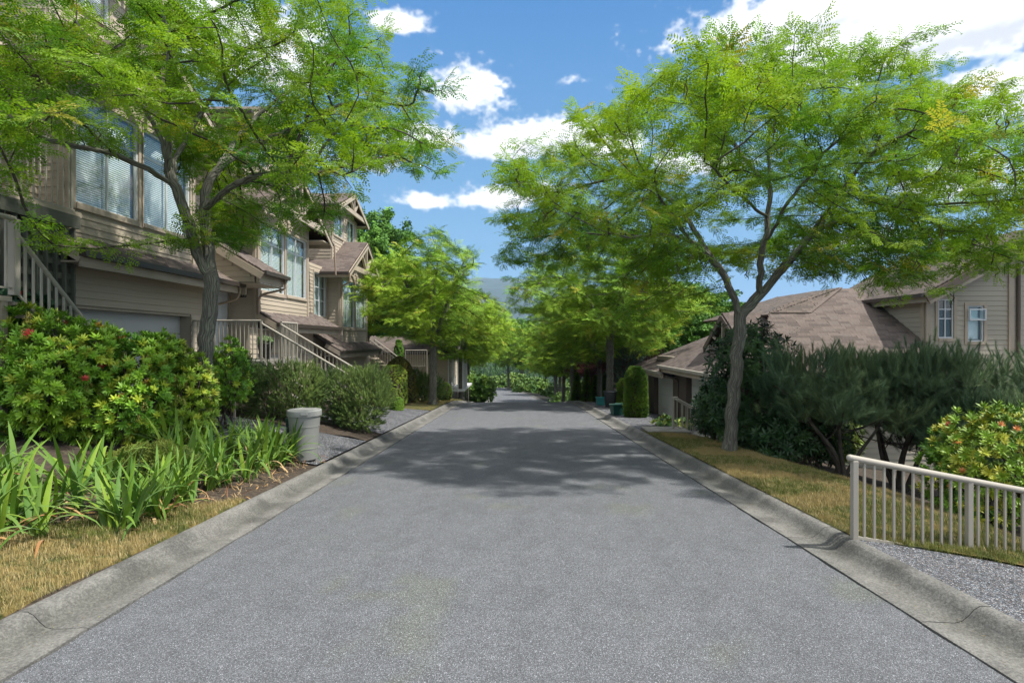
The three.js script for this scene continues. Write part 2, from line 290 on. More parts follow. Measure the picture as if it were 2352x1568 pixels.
// rolled concrete kerb with its gutter pan, cast in sections; each section is one piece
function kerb(name, label, side, D0, D1, len) {
  const root = new THREE.Group(); root.name = name; const e = side < 0 ? XL : XR, s = side; const r = rng(side < 0 ? 12 : 13);
  const prof = [[.012, -.10], [.012, -.004], [.06, -.002], [.13, -.006], [.20, -.010], [.26, -.012], [.31, .0], [.36, .04], [.40, .085], [.44, .108], [.50, .112], [.525, .106], [.53, -.10]];
  let k = 0;
  for (let D = D0; D < D1; k++) {
    const L = len * lerp(.8, 1.2, r()), E = Math.min(D + L, D1), n = Math.max(2, Math.ceil((E - D) / .25)), t = new Tri(), dy = (r() - .5) * .008, rows = [];
    for (let j = 0; j <= n; j++) { const d = lerp(D + .003, E - .003, j / n); let len2 = 0; rows.push(prof.map(([u, v], i) => { if (i) len2 += Math.hypot(u - prof[i - 1][0], v - prof[i - 1][1]); const wob = (fbm(d * 2.5 + i * .2, i * 3, 3, 70 + side) - .5) * .006; return t.v(e + roadC(d) + s * (u + wob), roadY(d) + v + dy + wob * .4, -d, (len2 + k * .37) * .55, d * .55); })); }
    for (let j = 0; j < n; j++) for (let i = 0; i < prof.length - 1; i++) { const a = rows[j][i], b = rows[j][i + 1], c = rows[j + 1][i + 1], d = rows[j + 1][i]; s > 0 ? t.q(a, b, c, d) : t.q(b, a, d, c); }
    for (const row of [rows[0], rows[n]]) for (let i = 0; i < row.length - 2; i++) t.t(row[row.length - 1], row[i], row[i + 1]);
    const kg = t.build(), kc = []; for (let q = 0; q < t.n; q++) { const d = -t.p[q * 3 + 2], u = Math.abs(t.p[q * 3] - roadC(d) - e), w = fbm(d * 1.3, u * 3, 4, 71 + side), fl = sstep(.12, .26, u) * (1 - sstep(.34, .44, u)) * sstep(.30, .62, w), g = (.9 + (w - .5) * .3) * (1 - .38 * fl); kc.push(g, g * (1 + .01 * fl), g * (1 - .02 * fl)); } kg.setAttribute('color', new THREE.Float32BufferAttribute(kc, 3));
    part(root, 'kerb_section', toCreasedNormals(kg, .7), r() < .5 ? M.concrete : M.concrete2); D = E;
  }
  add(root, label, 'kerb', null, 'structure');
}
kerb('kerb_left', 'rolled concrete kerb and gutter beside the iris bed', -1, -6, 36, 1.9);
kerb('kerb_right', 'rolled concrete kerb and gutter beside the lawn', 1, -6, 36, 2.1);
kerb('far_kerb_left', 'far concrete kerb on the house side beyond the crest', -1, 36, 130, 9);
kerb('far_kerb_right', 'far concrete kerb on the downhill side beyond the crest', 1, 36, 130, 9);

// beds, lawns and drives, each sheet a little above the terrain
const stripEdge = D => D < 5 ? lerp(-5.1, -4.75, (D - 2) / 3) : D < 7.2 ? lerp(-4.75, KL - .03, (D - 5) / 2.2) : KL - .03;
const lawnEdge = D => { const k = [[5.4, 6.3], [5.9, 5.95], [7.1, 5.85], [8.3, 6.1], [9.1, 6.2], [10.2, 5.6], [11.3, 4.95], [13.5, 4.7], [15.2, 4.2]]; for (let i = 1; i < k.length; i++) if (D <= k[i][0]) return lerp(k[i - 1][1], k[i][1], clamp((D - k[i - 1][0]) / (k[i][0] - k[i - 1][0]))); return 4.2; };
const wav = (f, a, s) => D => f(D) + (fbm(D * 2.2, s, 3, 75) - .5) * a;
add(sheet('planting_bed_left', M.soil, D => -9.5, D => KL - .01, -2, 9.75, { nx: 30, step: .2, lift: -.02, noise: .05, seed: 4 }), 'dark soil of the iris bed', 'flower bed', null, 'structure');
add(sheet('lawn_left', M.lawnBase, wav(stripEdge, .12, 1), D => KL + .018, -2, 7.15, { nx: 12, step: .12, lift: .012, noise: .02, seed: 5, uv: .8 }), 'dry grass verge between kerb and irises', 'lawn', null, 'structure');
add(sheet('driveway_left', M.aggregate, D => -9.3, D => KL - .035, 9.75, 12.95, { nx: 14, step: .3, lift: .0, uv: 1 / 1.3 }), 'exposed aggregate driveway behind the rubbish bin', 'driveway', null, 'structure');
add(sheet('hedge_bed_left', M.soil, D => -9.5, D => KL - .02, 12.95, 14.35, { nx: 14, step: .2, lift: .02, noise: .08, seed: 6 }), 'soil strip under the pine hedge', 'flower bed', null, 'structure');
add(sheet('driveway_middle', M.aggregate, D => -9.3, D => KL - .035, 14.35, 22.4, { nx: 14, step: .3, lift: .0, uv: 1 / 1.3 }), 'grey driveway between the two hedges', 'driveway', null, 'structure');
add(sheet('hedge_bed_far', M.lawnBase, D => -9.5, D => KL - .02, 22.4, 36, { nx: 14, step: .3, lift: .01, noise: .05, seed: 7 }), 'dry grass and soil under the far left hedges', 'flower bed', null, 'structure');
add(sheet('driveway_right', M.aggregate, D => KR + .03, D => 10, -2, 5.58, { nx: 14, step: .25, lift: 0, uv: 1 / 1.2 }), 'exposed aggregate driveway in front of the beige railing', 'driveway', null, 'structure');
add(sheet('lawn_right', M.lawnBase, D => KR + .022, wav(lawnEdge, .18, 2), 5.6, 15.1, { nx: 16, step: .15, lift: .012, noise: .03, seed: 8, uv: .8 }), 'dry sloping lawn beside the road', 'lawn', null, 'structure');
add(sheet('planting_bed_right', M.soil, D => KR + .3, D => 14, 5.62, 15.1, { nx: 40, step: .25, lift: -.03, noise: .07, seed: 9 }), 'dark shaded soil under the pines', 'flower bed', null, 'structure');
add(sheet('driveway_far_right', M.aggregate, D => KR + .03, D => 6.75, 15.12, 28.5, { nx: 10, step: .3, lift: .0, uv: 1 / 1.3 }), 'grey drive in front of the low garages', 'driveway', null, 'structure');
{ // dark seam where drive slabs meet the hedge bed and kerb-side slab at the steps
  const o = new THREE.Group(); o.name = 'step_slab'; o.position.set(4.05, groundY(4.05, 15), -14.95);
  part(o, 'slab', new RoundedBoxGeometry(1.15, .12, .9, 2, .015), M.slab, [0, .03, 0]); part(o, 'step', new RoundedBoxGeometry(.5, .1, .9, 2, .012), M.slab, [.85, -.1, 0]); part(o, 'step', new RoundedBoxGeometry(.5, .1, .9, 2, .012), M.slab, [1.25, -.27, 0]); part(o, 'step', new RoundedBoxGeometry(.5, .1, .9, 2, .012), M.slab, [1.65, -.44, 0]);
  add(o, 'concrete landing and steps beside the low garages', 'steps');
}
console.log('ground');
// ---------------------------------------------------------------- building kit
// frame(): u runs along the wall, y up, n out of it
function frame(origin, n) { const N = n.clone().normalize(), U = V(0, 1, 0).cross(N).normalize(); return { o: origin, u: U, n: N, p: (a, b, c = 0) => origin.clone().addScaledVector(U, a).addScaledVector(N, c).add(V(0, b, 0)), q: new THREE.Quaternion().setFromRotationMatrix(new THREE.Matrix4().makeBasis(U, V(0, 1, 0), N)) }; }
function inFrame(parent, name, f, geo, m, a, b, c = 0, kind) { const o = part(parent, name, geo, m, f.p(a, b, c), kind); o.quaternion.copy(f.q); return o; }
const boardGeo = {};
function boardGeometry(e) {     // unit-length lap board, thick at its foot
  return boardGeo[e] ??= (() => { const t = new Tri(), z0 = .004, z1 = .026, b = .012; const f = (x, y, z, u, v) => t.v(x, y, z, u, v);
    const pr = [[0, .0], [0, z1 - .004], [.004, z1], [e + b, z0 + .004], [e + b, 0]]; const L = pr.map(([y, z]) => [y, z]);
    for (let i = 0; i < L.length - 1; i++) { const [y0, a] = L[i], [y1, c] = L[i + 1]; const A = f(-.5, y0, a, 0, y0), B = f(.5, y0, a, 1, y0), C = f(.5, y1, c, 1, y1), D = f(-.5, y1, c, 0, y1); t.q(A, B, C, D); }
    for (const s of [-.5, .5]) { const k = L.map(([y, z]) => f(s, y, z, z, y)); for (let i = 1; i < k.length - 1; i++) s > 0 ? t.t(k[0], k[i + 1], k[i]) : t.t(k[0], k[i], k[i + 1]); }
    return t.build(); })();
}
// wall of lap siding: w wide, bottom v0, top given by a function of u (default flat), with openings [u0,u1,v0,v1]
function sidingWall(parent, f, u0, u1, v0, v1, { openings = [], top = null, e = .15, mats = M.siding, thick = .1, seed = 1, own = true } = {}) {
  const r = rng(seed), s = new THREE.Shape(); s.moveTo(u0, v0); s.lineTo(u1, v0);
  if (top) { const n = 8; for (let i = 0; i <= n; i++) { const u = lerp(u1, u0, i / n); s.lineTo(u, top(u)); } } else { s.lineTo(u1, v1); s.lineTo(u0, v1); } s.closePath();
  for (const [a, b, c, d] of openings) { const h = new THREE.Path(); h.moveTo(a, c); h.lineTo(a, d); h.lineTo(b, d); h.lineTo(b, c); h.closePath(); s.holes.push(h); }
  inFrame(parent, 'wall', f, new THREE.ExtrudeGeometry(s, { depth: thick, bevelEnabled: false }), M.sheath, 0, 0, -thick);
  const merged = [];
  for (let v = v0; v < (top ? Math.max(...[0, .25, .5, .75, 1].map(t => top(lerp(u0, u1, t)))) : v1) - .03; v += e) {
    let a = u0, b = u1; if (top) { while (a < b && top(a) < v + e * .6) a += .04; while (b > a && top(b) < v + e * .6) b -= .04; if (b - a < .1) continue; }
    let spans = [[a, b]];
    for (const [c, d, w0, w1] of openings) if (v + e * .75 > w0 && v + e * .25 < w1) spans = spans.flatMap(([p, q]) => d <= p || c >= q ? [[p, q]] : [[p, c], [d, q]].filter(([x, y]) => y - x > .02));
    for (const [p, q] of spans) { const m = mats[Math.floor(r() * mats.length)]; const h = Math.min(e, (top ? 99 : v1) - v); const o = inFrame(parent, 'siding_board', f, boardGeometry(e), m, (p + q) / 2, v, .001 + (r() - .5) * .002); o.scale.set(q - p, h / e, 1); }
  }
}
// timber-cased vinyl window: columns of panes with a transom row, blinds or curtain, and a dim room behind
function windowUnit(parent, f, u0, u1, v0, v1, { cols = 2, transom = .27, grid = null, blind = 'slats', casing = .1, cmat = M.trim, open = 0, seed = 1 } = {}) {
  const w = sub(parent, 'window'), W = u1 - u0, H = v1 - v0, c = casing, r = rng(seed);
  const bars = (name, list, m, d, n) => { const gs = list.map(([a, b, cc, dd]) => placed(box(b - a, dd - cc, d), at((a + b) / 2, (cc + dd) / 2, 0))); const o = inFrame(w, name, f, mergeGeometries(gs), m, 0, 0, n); return o; };
  bars('casing', [[u0 - c, u0, v0 - c, v1 + c], [u1, u1 + c, v0 - c, v1 + c], [u0, u1, v1, v1 + c]], cmat, .05, .022);
  bars('sill', [[u0, u1, v0 - c, v0]], cmat, .08, .032);
  const k = .042; bars('frame', [[u0, u0 + k, v0, v1], [u1 - k, u1, v0, v1], [u0 + k, u1 - k, v1 - k, v1], [u0 + k, u1 - k, v0, v0 + k]], M.vinyl, .06, -.02);
  const rows = grid ? grid : transom ? [0, 1 - transom, 1] : [0, 1];
  for (let i = 0; i < cols; i++) for (let j = 0; j < rows.length - 1; j++) {
    const a = lerp(u0 + k, u1 - k, i / cols), b = lerp(u0 + k, u1 - k, (i + 1) / cols), cc = lerp(v0 + k, v1 - k, rows[j]), d = lerp(v0 + k, v1 - k, rows[j + 1]);
    inFrame(w, 'pane', f, box(b - a - .012, d - cc - .012, .006), M.glass, (a + b) / 2, (cc + d) / 2, -.03);
    if (i) inFrame(w, 'mullion', f, box(.034, d - cc, .04), M.vinyl, a, (cc + d) / 2, -.024);
    if (j) inFrame(w, 'mullion', f, box(b - a, .034, .036), M.vinyl, (a + b) / 2, cc, -.026);
  }
  if (blind === 'slats') { const gs = []; const e = .046, q = new THREE.Matrix4().makeRotationX(-.5); for (let v = v0 + .1; v < v1 - .05; v += e) for (let i = 0; i < cols; i++) { const a = lerp(u0 + k, u1 - k, i / cols) + .012, b = lerp(u0 + k, u1 - k, (i + 1) / cols) - .012; gs.push(placed(box(b - a, .05, .003), at((a + b) / 2, v, 0).multiply(q))); } inFrame(w, 'blind', f, mergeGeometries(gs), M.blind, 0, 0, -.13, 'stuff'); }
  if (blind === 'curtain') { const t = new Tri(); const n = 60; for (let i = 0; i <= n; i++) { const u = lerp(u0, u1, i / n), z = .03 * Math.sin(i * 1.7) * (1 + .4 * Math.sin(i * .6)); t.v(u, v0, z); t.v(u, v1, z); } for (let i = 0; i < n; i++) t.q(2 * i, 2 * i + 2, 2 * i + 3, 2 * i + 1); inFrame(w, 'curtain', f, t.build(), M.curtain, 0, 0, -.18); }
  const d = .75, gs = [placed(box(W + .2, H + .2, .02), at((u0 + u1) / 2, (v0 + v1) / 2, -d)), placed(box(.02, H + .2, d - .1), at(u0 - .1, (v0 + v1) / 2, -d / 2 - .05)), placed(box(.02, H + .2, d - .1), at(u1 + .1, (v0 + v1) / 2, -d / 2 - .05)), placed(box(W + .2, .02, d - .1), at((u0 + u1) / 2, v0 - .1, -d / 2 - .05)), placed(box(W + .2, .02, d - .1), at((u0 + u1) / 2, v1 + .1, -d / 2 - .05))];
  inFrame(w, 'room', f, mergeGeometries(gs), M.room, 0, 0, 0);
  return w;
}
// roof plane of laid shingles: a,b along the eave, d,c along the top; the first 'own' tabs are pieces of their own
function shingleRoof(parent, a, b, c, d, { e = .14, tab = .3, mats = M.shingle, own = 60, seed = 1, thick = .05, caps = true } = {}) {
  const r = rng(seed), n = b.clone().sub(a).cross(d.clone().sub(a)).normalize(); if (n.y < 0) n.negate();
  const slab = new Tri(); const top = [a, b, c, d].map(p => slab.v(p.x, p.y, p.z, p.x + p.z, p.y)), bot = [a, b, c, d].map(p => slab.v(p.x - n.x * thick, p.y - n.y * thick, p.z - n.z * thick, p.x + p.z, p.y));
  slab.q(...top); slab.q(bot[3], bot[2], bot[1], bot[0]); for (let i = 0; i < 4; i++) { const j = (i + 1) % 4; slab.q(top[i], bot[i], bot[j], top[j]); }
  const roof = part(parent, 'roof', toCreasedNormals(slab.build(), .3), M.deck);
  const mid = a.clone().add(b).multiplyScalar(.5), tm = c.clone().add(d).multiplyScalar(.5), U = b.clone().sub(a).normalize(), S = n.clone().cross(U).normalize(); if (S.y < 0) S.negate();
  const Ls = tm.clone().sub(mid).dot(S), ov = 1.18, gTab = box(1, e * ov, .03); const list = [];
  for (let k = 0; k * e < Ls - .02; k++) {
    const t = clamp(k * e / Ls), A = a.clone().lerp(d, t), B = b.clone().lerp(c, t), L = B.distanceTo(A); if (L < .1) continue; const dir = B.clone().sub(A).normalize(); let x = -(k % 2) * tab * .5 - r() * .1;
    while (x < L) { const w = tab * lerp(.75, 1.25, r()); const x0 = Math.max(0, x), x1 = Math.min(L, x + w - .006); if (x1 - x0 > .03) { const hh = Math.min(e * ov, Ls - k * e); list.push([A.clone().addScaledVector(dir, (x0 + x1) / 2), x1 - x0, hh / (e * ov), r()]); } x += w; }
  }
  const basis = new THREE.Matrix4().makeBasis(U, S, U.clone().cross(S)); const qz = U.clone().cross(S); const sgn = qz.dot(n) > 0 ? 1 : -1; const tilt = new THREE.Matrix4().makeRotationX(sgn * .14);
  const q = new THREE.Quaternion().setFromRotationMatrix(basis.clone().multiply(tilt)); const rest = mats.map(() => []);
  const step = Math.max(1, Math.ceil(list.length / own));
  list.forEach(([p, w, sy, x], i) => {
    const lift = .024 + x * .012, pos = p.clone().addScaledVector(S, e * ov * sy / 2 - .012 + (x - .5) * .045).addScaledVector(n, lift), mi = Math.floor(x * 7919) % mats.length, sc = V(w, sy, 1);
    if (i < own) { const o = part(parent, 'shingle', gTab, mats[mi], pos); o.quaternion.copy(q); o.scale.copy(sc); }
    else rest[mi].push(placed(gTab, new THREE.Matrix4().compose(pos, q, sc)));
  });
  const gs = [], ms = []; rest.forEach((l, i) => { if (l.length) { gs.push(mergeGeometries(l)); ms.push(mats[i]); } });
  if (gs.length) { const o = new THREE.Mesh(mergeGeometries(gs, true), ms); o.name = 'shingles'; o.userData.kind = 'stuff'; parent.add(o); }
  return roof;
}
// gable truss dressed on the barge boards: foot points l, r, apex a
function truss(parent, l, r, a, m) {
  const n = V(1, 0, 0), up = V(1, 0, 0);
  bar(parent, 'barge_board', l, a, .06, .2, m, up.clone().negate(), 0).rotateZ(Math.PI / 2); bar(parent, 'barge_board', r, a, .06, .2, m, up, 0).rotateZ(Math.PI / 2);
}
const box3 = (parent, name, x0, x1, y0, y1, z0, z1, m) => part(parent, name, box(x1 - x0, y1 - y0, z1 - z0), m, [(x0 + x1) / 2, (y0 + y1) / 2, (z0 + z1) / 2]);
// railing with rounded top rail, posts and balusters between p and q (ground line), both ends at height h
function railRun(parent, p, q, h, { gap = .11, post = [0, 1], low = .1, bal = .011, m = M.rail, top = .028, pw = .05 } = {}) {
  const L = Math.hypot(q.x - p.x, q.z - p.z), y = V(0, 1, 0); const P = t => p.clone().lerp(q, t);
  pipe(parent, 'top_rail', [P(0).add(V(0, h, 0)), P(.5).add(V(0, h, 0)), P(1).add(V(0, h, 0))], top, m, 4, 10);
  bar(parent, 'bottom_rail', P(0).add(V(0, low, 0)), P(1).add(V(0, low, 0)), .032, .026, m);
  for (const t of post) bar(parent, 'post', P(t).add(V(0, -.02, 0)), P(t).add(V(0, h - .005, 0)), pw, pw, m, V(0, 0, 1));
  const n = Math.round(L / gap); for (let i = 1; i < n; i++) { const t = i / n; if (post.some(s => Math.abs(s - t) * L < .04)) continue; bar(parent, 'baluster', P(t).add(V(0, low, 0)), P(t).add(V(0, h, 0)), bal * 2, bal * 2, m, V(0, 0, 1)); }
}
// ---------------------------------------------------------------- townhouses on the left
// local axes of a house: o out to the street, v above the main window sill, t along the street away from the camera
const SILL = 4.1;
function townhouse({ label, Xw, D0, s, rec, near, skirt, door, recWin, seed, base = 0, shing = 1, mats = M.siding }) {
  const g = thing('townhouse', label, 'house', [Xw, s - SILL, -D0], 0, 'row of stepped townhouses'); const P = (o, v, t) => V(o, v + SILL, -t);
  const f = frame(P(0, 0, 0), V(1, 0, 0)), R = rng(seed);
  // main bay with its pair of tall windows, under a street-facing gable
  const g1 = 4.17, sl = .597, eave = 2.35;
  sidingWall(g, f, -2.05, 2.05, -.72, 0, { top: u => g1 - .16 - sl * Math.abs(u), openings: [[-1.86, -.08, 0, 2.2], [.08, 1.86, 0, 2.2]], mats, seed });
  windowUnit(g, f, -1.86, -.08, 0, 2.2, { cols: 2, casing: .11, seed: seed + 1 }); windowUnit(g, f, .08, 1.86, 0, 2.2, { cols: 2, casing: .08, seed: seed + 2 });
  for (const t of [-2.06, 2.06]) inFrame(g, 'corner_board', f, box(.11, 3.42, .05), M.trim, t - Math.sign(t) * .05, 1.0, .03);
  inFrame(g, 'frieze_board', f, box(4.0, .2, .04), M.trim, 0, 2.44, .03);
  // camera-side cheek of the bay and the recessed entrance wall
  const fs = frame(P(0, 0, -2.05), V(0, 0, 1)); sidingWall(g, fs, -rec, -.0, -2.15, 2.62, { mats, seed: seed + 3, thick: .08 });
  inFrame(g, 'corner_board', fs, box(.1, 4.6, .05), M.trim, -.06, .2, .03);
  const ff = frame(P(0, 0, 2.05), V(0, 0, -1)); sidingWall(g, ff, 0, rec, -.72, 2.62, { mats, seed: seed + 13, thick: .08 });
  const fr = frame(P(-rec, 0, 0), V(1, 0, 0)); const op = []; if (door) op.push([door[0], door[1], door[2], door[3]]); if (recWin) op.push(recWin);
  sidingWall(g, fr, near, -2.05, -SILL + .0, 2.62, { openings: op, mats, seed: seed + 4 });
  if (recWin) windowUnit(g, fr, ...recWin, { cols: 2, transom: 0, grid: recWin.grid ?? [0, .72, 1], blind: 'curtain', casing: .08, seed: seed + 5 });
  if (door) {
    const d = sub(g, 'door'); const [a, b, c, e] = door; inFrame(d, 'leaf', fr, box(b - a - .12, e - c - .05, .05), M.white, (a + b) / 2, (c + e) / 2, -.03);
    for (const [y0, y1] of [[.12, .52], [.58, .94]]) for (const s2 of [-1, 1]) inFrame(d, 'panel', fr, new RoundedBoxGeometry((b - a) * .30, (e - c) * (y1 - y0) * .86, .02, 2, .008), M.white, (a + b) / 2 + s2 * (b - a) * .19, lerp(c, e, (y0 + y1) / 2), .0);
    inFrame(d, 'casing', fr, mergeGeometries([placed(box(.1, e - c + .1, .06), at(a, (c + e) / 2, 0)), placed(box(.1, e - c + .1, .06), at(b, (c + e) / 2, 0)), placed(box(b - a + .2, .1, .06), at((a + b) / 2, e, 0))]), M.trim, 0, 0, .02);
    for (const y of [1.0, 1.18]) inFrame(d, 'handle', fr, new THREE.SphereGeometry(.035, 12, 8), M.black, b - .13, c + y, .04);
    inFrame(d, 'back', fr, box(b - a, e - c, .02), M.room, (a + b) / 2, (c + e) / 2, -.1);
  }
  // gable roof over the bay, with barge boards and open truss
  const L = P(.62, eave, -3.05), Rr = P(.62, eave, 3.05), A = P(.62, g1, 0), back = -2.6, fb = p => V(back, p.y, p.z);
  shingleRoof(g, L, fb(L), fb(A), A, { own: shing ? 90 : 20, seed: seed + 6 }); shingleRoof(g, Rr, fb(Rr), fb(A), A, { own: 10, seed: seed + 7 });
  const rake = (a, b, w, h, off, m) => { const d = b.clone().sub(a).normalize(), upv = V(1, 0, 0).cross(d); if (upv.y < 0) upv.negate(); bar(g, 'barge_board', a.clone().add(V(off, 0, 0)).addScaledVector(upv, -h / 2 - .03), b.clone().add(V(off, 0, 0)).addScaledVector(upv, -h / 2 - .03), w, h, m, upv); };
  rake(L, A, .05, .2, .03, M.trim); rake(Rr, A, .05, .2, .03, M.trim); rake(L, A, .03, .05, .06, M.trimDark); rake(Rr, A, .03, .05, .06, M.trimDark);
  const chord = 2.7; bar(g, 'truss_chord', P(.58, chord, -2.3), P(.58, chord, 2.3), .1, .24, M.trim); bar(g, 'king_post', P(.575, chord + .12, 0), P(.575, g1 - .22, 0), .09, .12, M.trim, V(1, 0, 0));
  for (const k of [-1, 1]) bar(g, 'truss_strut', P(.58, chord + .1, k * .1), P(.58, chord + .78, k * .78), .085, .12, M.trim, V(1, 0, 0));
  box3(g, 'soffit', 0.05, .58, SILL + eave - .06, SILL + eave - .02, 2.06, 3.0, M.soffit); box3(g, 'soffit', -rec + .03, .58, SILL + eave - .06, SILL + eave - .02, -3.0, -2.12, M.soffit);
  for (const k of [-1, 1]) { bar(g, 'gutter', P(.68, eave - .03, k * 3.1), P(back, eave - .03, k * 3.1), .12, .11, M.gutter); bar(g, 'fascia', P(.6, eave - .1, k * 3.02), P(back, eave - .1, k * 3.02), .03, .2, M.trim); }
  // upper storey set back, with a smaller gable
  const fu = frame(P(-.5, 0, 0), V(1, 0, 0)), g2 = 6.56, s2 = .463;
  sidingWall(g, fu, -1.9, 1.9, 2.9, 0, { top: u => g2 - .14 - s2 * Math.abs(u), openings: [[-1.55, -.3, 4.3, 5.4], [.3, 1.55, 4.3, 5.4]], mats, seed: seed + 8 });
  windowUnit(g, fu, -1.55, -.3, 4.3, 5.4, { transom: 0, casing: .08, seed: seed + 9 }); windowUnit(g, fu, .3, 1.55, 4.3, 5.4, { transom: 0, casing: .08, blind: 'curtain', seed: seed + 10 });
  const fus = frame(P(-.5, 0, -1.9), V(0, 0, 1)); sidingWall(g, fus, -4, 0, 2.4, 5.5, { mats, seed: seed + 11, thick: .08 });
  for (const t of [-1.9, 1.9]) inFrame(g, 'corner_board', fu, box(.1, 2.7, .05), M.trim, t - Math.sign(t) * .045, 4.2, .03);
  const l2 = P(.02, 5.45, -2.4), r2 = P(.02, 5.45, 2.4), a2 = P(.02, g2, 0), fb2 = p => V(-4.6, p.y, p.z);
  shingleRoof(g, l2, fb2(l2), fb2(a2), a2, { own: 20, seed: seed + 12, e: .16, tab: .34 }); shingleRoof(g, r2, fb2(r2), fb2(a2), a2, { own: 5, seed: seed + 14, e: .16, tab: .34 });
  rake(l2, a2, .05, .17, .03, M.trim); rake(r2, a2, .05, .17, .03, M.trim); bar(g, 'truss_chord', P(-.02, 5.6, -1.9), P(-.02, 5.6, 1.9), .09, .2, M.trim); bar(g, 'king_post', P(-.025, 5.7, 0), P(-.025, g2 - .2, 0), .08, .1, M.trim, V(1, 0, 0));
  for (const k of [-1, 1]) { bar(g, 'truss_strut', P(-.02, 5.7, k * .1), P(-.02, 6.12, k * .5), .07, .1, M.trim, V(1, 0, 0)); bar(g, 'gutter', P(.06, 5.42, k * 2.45), P(-4.6, 5.42, k * 2.45), .11, .1, M.gutter); box3(g, 'soffit', -4.4, .0, SILL + 5.36, SILL + 5.4, k > 0 ? -2.38 : 1.92, k > 0 ? -1.92 : 2.38, M.soffit); }
  // skirt roof over the garage
  const [t0, t1] = skirt, ev = -1.05, eo = .62;
  shingleRoof(g, P(eo, ev, t0), P(eo, ev, t1), P(.02, -.70, t1), P(.02, -.70, t0), { own: 110, seed: seed + 15, e: .125 });
  if (t1 > 2.1) shingleRoof(g, P(.03, -.70, 2.06), P(.03, -.70, t1), P(-rec, -.32, t1), P(-rec, -.32, 2.06), { own: 20, seed: seed + 16, e: .125 });
  if (t0 < -2.1) shingleRoof(g, P(.03, -.70, t0), P(.03, -.70, -2.06), P(-rec, -.32, -2.06), P(-rec, -.32, t0), { own: 20, seed: seed + 17, e: .125 });
  bar(g, 'gutter', P(eo + .07, ev - .04, t0 - .05), P(eo + .07, ev - .04, t1 + .05), .13, .12, M.gutter); bar(g, 'fascia', P(eo - .02, ev - .16, t0), P(eo - .02, ev - .16, t1), .04, .24, M.trim);
  box3(g, 'soffit', -.02, eo - .05, SILL + ev - .2, SILL + ev - .17, -t1, -t0, M.soffit);
  for (const t of [t0, t1]) { const d = t === t0 ? -1 : 1; bar(g, 'barge_board', P(eo + .02, ev - .12, t + d * .02), P(-.0, -.80, t + d * .02), .045, .17, M.trim); bar(g, 'ridge_cap', P(eo, ev + .035, t - d * .05), P(.02, -.665, t - d * .05), .16, .035, M.shingle[3]); }
  box3(g, 'eave_return', eo - .02, eo + .12, SILL + ev - .3, SILL + ev - .02, -t1 - .1, -t1 - .04, M.trim);
  // garage front: header siding, jambs and sectional door
  sidingWall(g, f, -2.5, 2.6, -2.0, -1.2, { mats, seed: seed + 18, e: .15 });
  for (const [a, b] of [[-2.5, -2.0], [1.95, 2.6]]) sidingWall(g, f, a, b, -SILL, -2.0, { mats, seed: seed + 19 });
  const gd = sub(g, 'garage_door'); for (let k = 0; k < 4; k++) inFrame(gd, 'door_panel', f, new RoundedBoxGeometry(3.93, .515, .05, 2, .012), M.garage, -.025, -SILL + .27 + k * .525, -.3);
  box3(g, 'header', -.3, -.02, SILL - 2.06, SILL - 2.0, -1.95, 2.0, M.trim); box3(g, 'jamb', -.34, -.1, 0, SILL - 2.06, 1.98, 2.06, M.trim); box3(g, 'jamb', -.34, -.1, 0, SILL - 2.06, -2.02, -1.95, M.trim);
  // body behind the fronts
  box3(g, 'body', -9, -rec - .9, 0, SILL + 2.55, -2.9, 3.6, M.sheath); box3(g, 'body', -8.6, -1.4, SILL + 2.55, SILL + 5.4, -1.8, 1.8, M.sheath);
  box3(g, 'body', -rec - .9, -1.2, 0, SILL - 1.2, -2.9, 2.6, M.sheath);
  return { g, P, f, fr, fs };
}
const hA = townhouse({ label: 'nearest tan townhouse with venetian blinds behind the leafy street tree', Xw: -8.7, D0: 12.5, s: 2.72, rec: .55, near: -5.2, skirt: [-2.45, 3.35], seed: 100 });
const hB = townhouse({ label: 'middle tan townhouse with white front door and porch lantern', Xw: -8.2, D0: 19.1, s: 1.62, rec: .85, near: -4.5, skirt: [-2.0, 3.9], door: [-3.0, -2.1, -2.14, -.06], recWin: [-2.98, -2.25, 1.55, 2.4], seed: 200 });
const hC = townhouse({ label: 'far tan townhouse with open gable truss at the end of the row', Xw: -8.0, D0: 26.6, s: .64, rec: .62, near: -5.6, skirt: [-4.0, 2.25], recWin: Object.assign([-3.72, -2.3, .45, 2.3], { grid: [0, .36, .68, 1] }), seed: 300 });
{ // balcony, deck beam and slatted screen at the near end of the first house
  const { g, P } = hA, f0 = P(0, 0, 0);
  box3(g, 'balcony_deck', -.6, .32, SILL - .36, SILL - .26, 2.06, 5.2, M.trim); bar(g, 'deck_beam', P(.3, -.46, -2.1), P(.3, -.46, -5.2), .06, .24, M.screen[1]);
  const rail = sub(g, 'balcony_railing'); railRun(rail, P(.22, -.28, -5.2), P(.22, -.28, -2.12), 1.22, { gap: .125, post: [.02, .36, .98], low: .06, m: M.railGrey, pw: .045, bal: .012, top: .03 });
  // screen of uprights over horizontal battens
  const sc = sub(g, 'slatted_screen'); for (let k = 0; k < 11; k++) bar(sc, 'upright', P(.26, -3.9, -2.2 - k * .2), P(.26, -.58, -2.2 - k * .2), .03, .09, M.screen[k % 3], V(1, 0, 0)); for (let k = 0; k < 13; k++) bar(sc, 'batten', P(.225, -3.75 + k * .25, -2.1), P(.225, -3.75 + k * .25, -4.4), .03, .11, M.screen[(k + 1) % 3]);
  box3(sc, 'backing', .13, .16, SILL - 3.9, SILL - .6, 2.1, 4.4, M.screen[2]);
}
